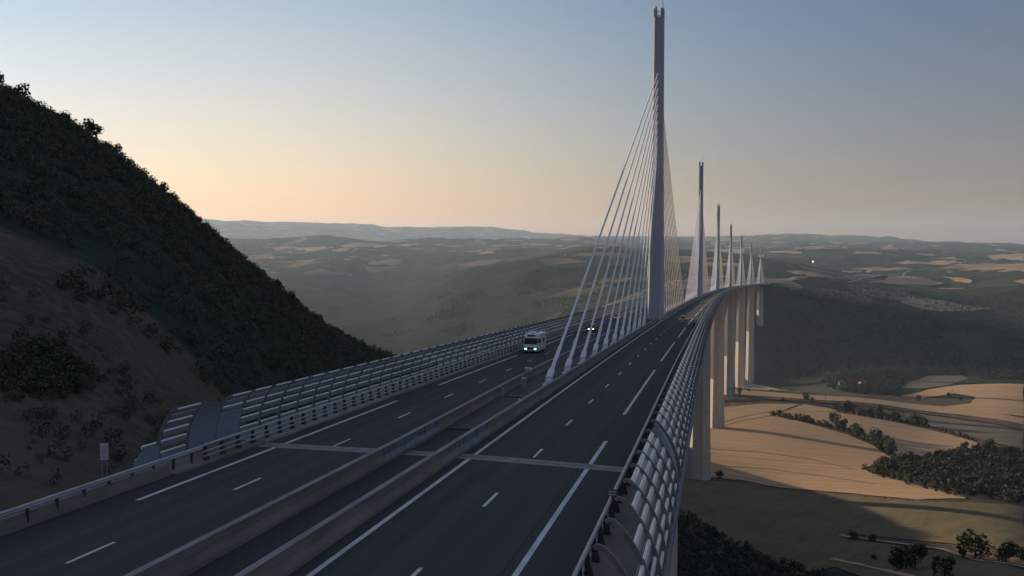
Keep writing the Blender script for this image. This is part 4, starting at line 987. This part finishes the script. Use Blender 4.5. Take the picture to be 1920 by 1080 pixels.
# ------------------------------------------------------------------ light
SUN_AZ, SUN_EL = -60., 8.5
sd_ = Vector((math.sin(R_(SUN_AZ)) * math.cos(R_(SUN_EL)), math.cos(R_(SUN_AZ)) * math.cos(R_(SUN_EL)), math.sin(R_(SUN_EL))))
sun = bpy.data.objects.new('sun', bpy.data.lights.new('sun', 'SUN')); COL.objects.link(sun)
sun.data.energy = 5.0; sun.data.angle = R_(.5); sun.data.color = (1., .77, .53)
sun.rotation_euler = sd_.to_track_quat('Z', 'Y').to_euler()
wd = bpy.data.worlds.new('World'); SC.world = wd; wd.use_nodes = True; nt = wd.node_tree
bg = nt.nodes['Background']; sky = nt.nodes.new('ShaderNodeTexSky'); sky.sky_type = 'NISHITA'; sky.sun_disc = False
sky.sun_elevation = R_(SUN_EL); sky.sun_rotation = R_(SUN_AZ); sky.altitude = 600; sky.air_density = 1.0; sky.dust_density = 1.0; sky.ozone_density = 1.0
# evening colouring of that sky by direction: warmer and dimmer at the horizon, a broad glow on the sunset side; added gain overhead and behind the camera
def mth(op, a, b=None, c=None):
    n = nt.nodes.new('ShaderNodeMath'); n.operation = op
    for k, v in enumerate((a, b, c)):
        if v is None: continue
        if isinstance(v, (int, float)): n.inputs[k].default_value = v
        else: nt.links.new(v, n.inputs[k])
    return n.outputs[0]
def dirv(az, el): return (math.sin(R_(az)) * math.cos(R_(el)), math.cos(R_(az)) * math.cos(R_(el)), math.sin(R_(el)))
vd = nt.nodes.new('ShaderNodeTexCoord').outputs['Generated']
def dot(v):
    n = nt.nodes.new('ShaderNodeVectorMath'); n.operation = 'DOT_PRODUCT'; nt.links.new(vd, n.inputs[0]); n.inputs[1].default_value = v; return n.outputs['Value']
sx_ = nt.nodes.new('ShaderNodeSeparateXYZ'); nt.links.new(vd, sx_.inputs[0])
e1 = mth('POWER', math.e, mth('MULTIPLY', mth('MAXIMUM', sx_.outputs[2], -.02), -1 / .12))
e2 = mth('MAXIMUM', dot(dirv(SUN_AZ, SUN_EL)), .22)
e4 = mth('MULTIPLY', mth('MAXIMUM', mth('ADD', sx_.outputs[2], -.3), 0.), 1 / .7)  # overhead gain, added to lift the light in shaded areas
e5 = mth('MAXIMUM', dot(dirv(167.4, 0)), 0.)  # gain behind the camera, added as fill where an evening sky is dimmer
e3 = mth('POWER', mth('MAXIMUM', dot(dirv(-30, 5)), 0.), 4.)
cmb = nt.nodes.new('ShaderNodeCombineXYZ')
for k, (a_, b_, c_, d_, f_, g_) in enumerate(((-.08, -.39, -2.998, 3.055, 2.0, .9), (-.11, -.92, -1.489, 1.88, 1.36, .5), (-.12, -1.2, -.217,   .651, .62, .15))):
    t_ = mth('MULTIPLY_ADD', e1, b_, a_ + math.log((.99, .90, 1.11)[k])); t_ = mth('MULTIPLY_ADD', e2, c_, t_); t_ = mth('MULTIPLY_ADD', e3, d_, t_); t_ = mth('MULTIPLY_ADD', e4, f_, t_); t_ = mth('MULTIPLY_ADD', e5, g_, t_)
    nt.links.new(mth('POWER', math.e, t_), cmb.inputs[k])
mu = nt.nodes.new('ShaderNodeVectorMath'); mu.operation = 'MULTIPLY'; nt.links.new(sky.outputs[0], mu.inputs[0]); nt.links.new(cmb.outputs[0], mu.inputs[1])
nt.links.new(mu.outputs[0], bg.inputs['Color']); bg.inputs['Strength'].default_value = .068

# ------------------------------------------------------------------ camera
cd = bpy.data.cameras.new('camera'); cam = bpy.data.objects.new('camera', cd); COL.objects.link(cam); SC.camera = cam
cam.location = C; cd.sensor_width = 36.; cd.lens = FPX / 1920. * 36.; cd.clip_start = .5; cd.clip_end = 80000.
f = ray(960, 540).normalized(); rt = (ray(1060, 540) - ray(960, 540)).normalized(); up = rt.cross(f).normalized()
from mathutils import Matrix
cam.matrix_world = Matrix.Translation(C) @ Matrix((rt, up, -f)).transposed().to_4x4()
SC.view_settings.view_transform = 'Standard'; SC.view_settings.look = 'None'; SC.view_settings.gamma = 1.0
SC.view_settings.exposure = .62
SC.render.engine = 'CYCLES'; SC.cycles.use_denoising = True; SC.cycles.volume_bounces = 1; SC.cycles.max_bounces = 6
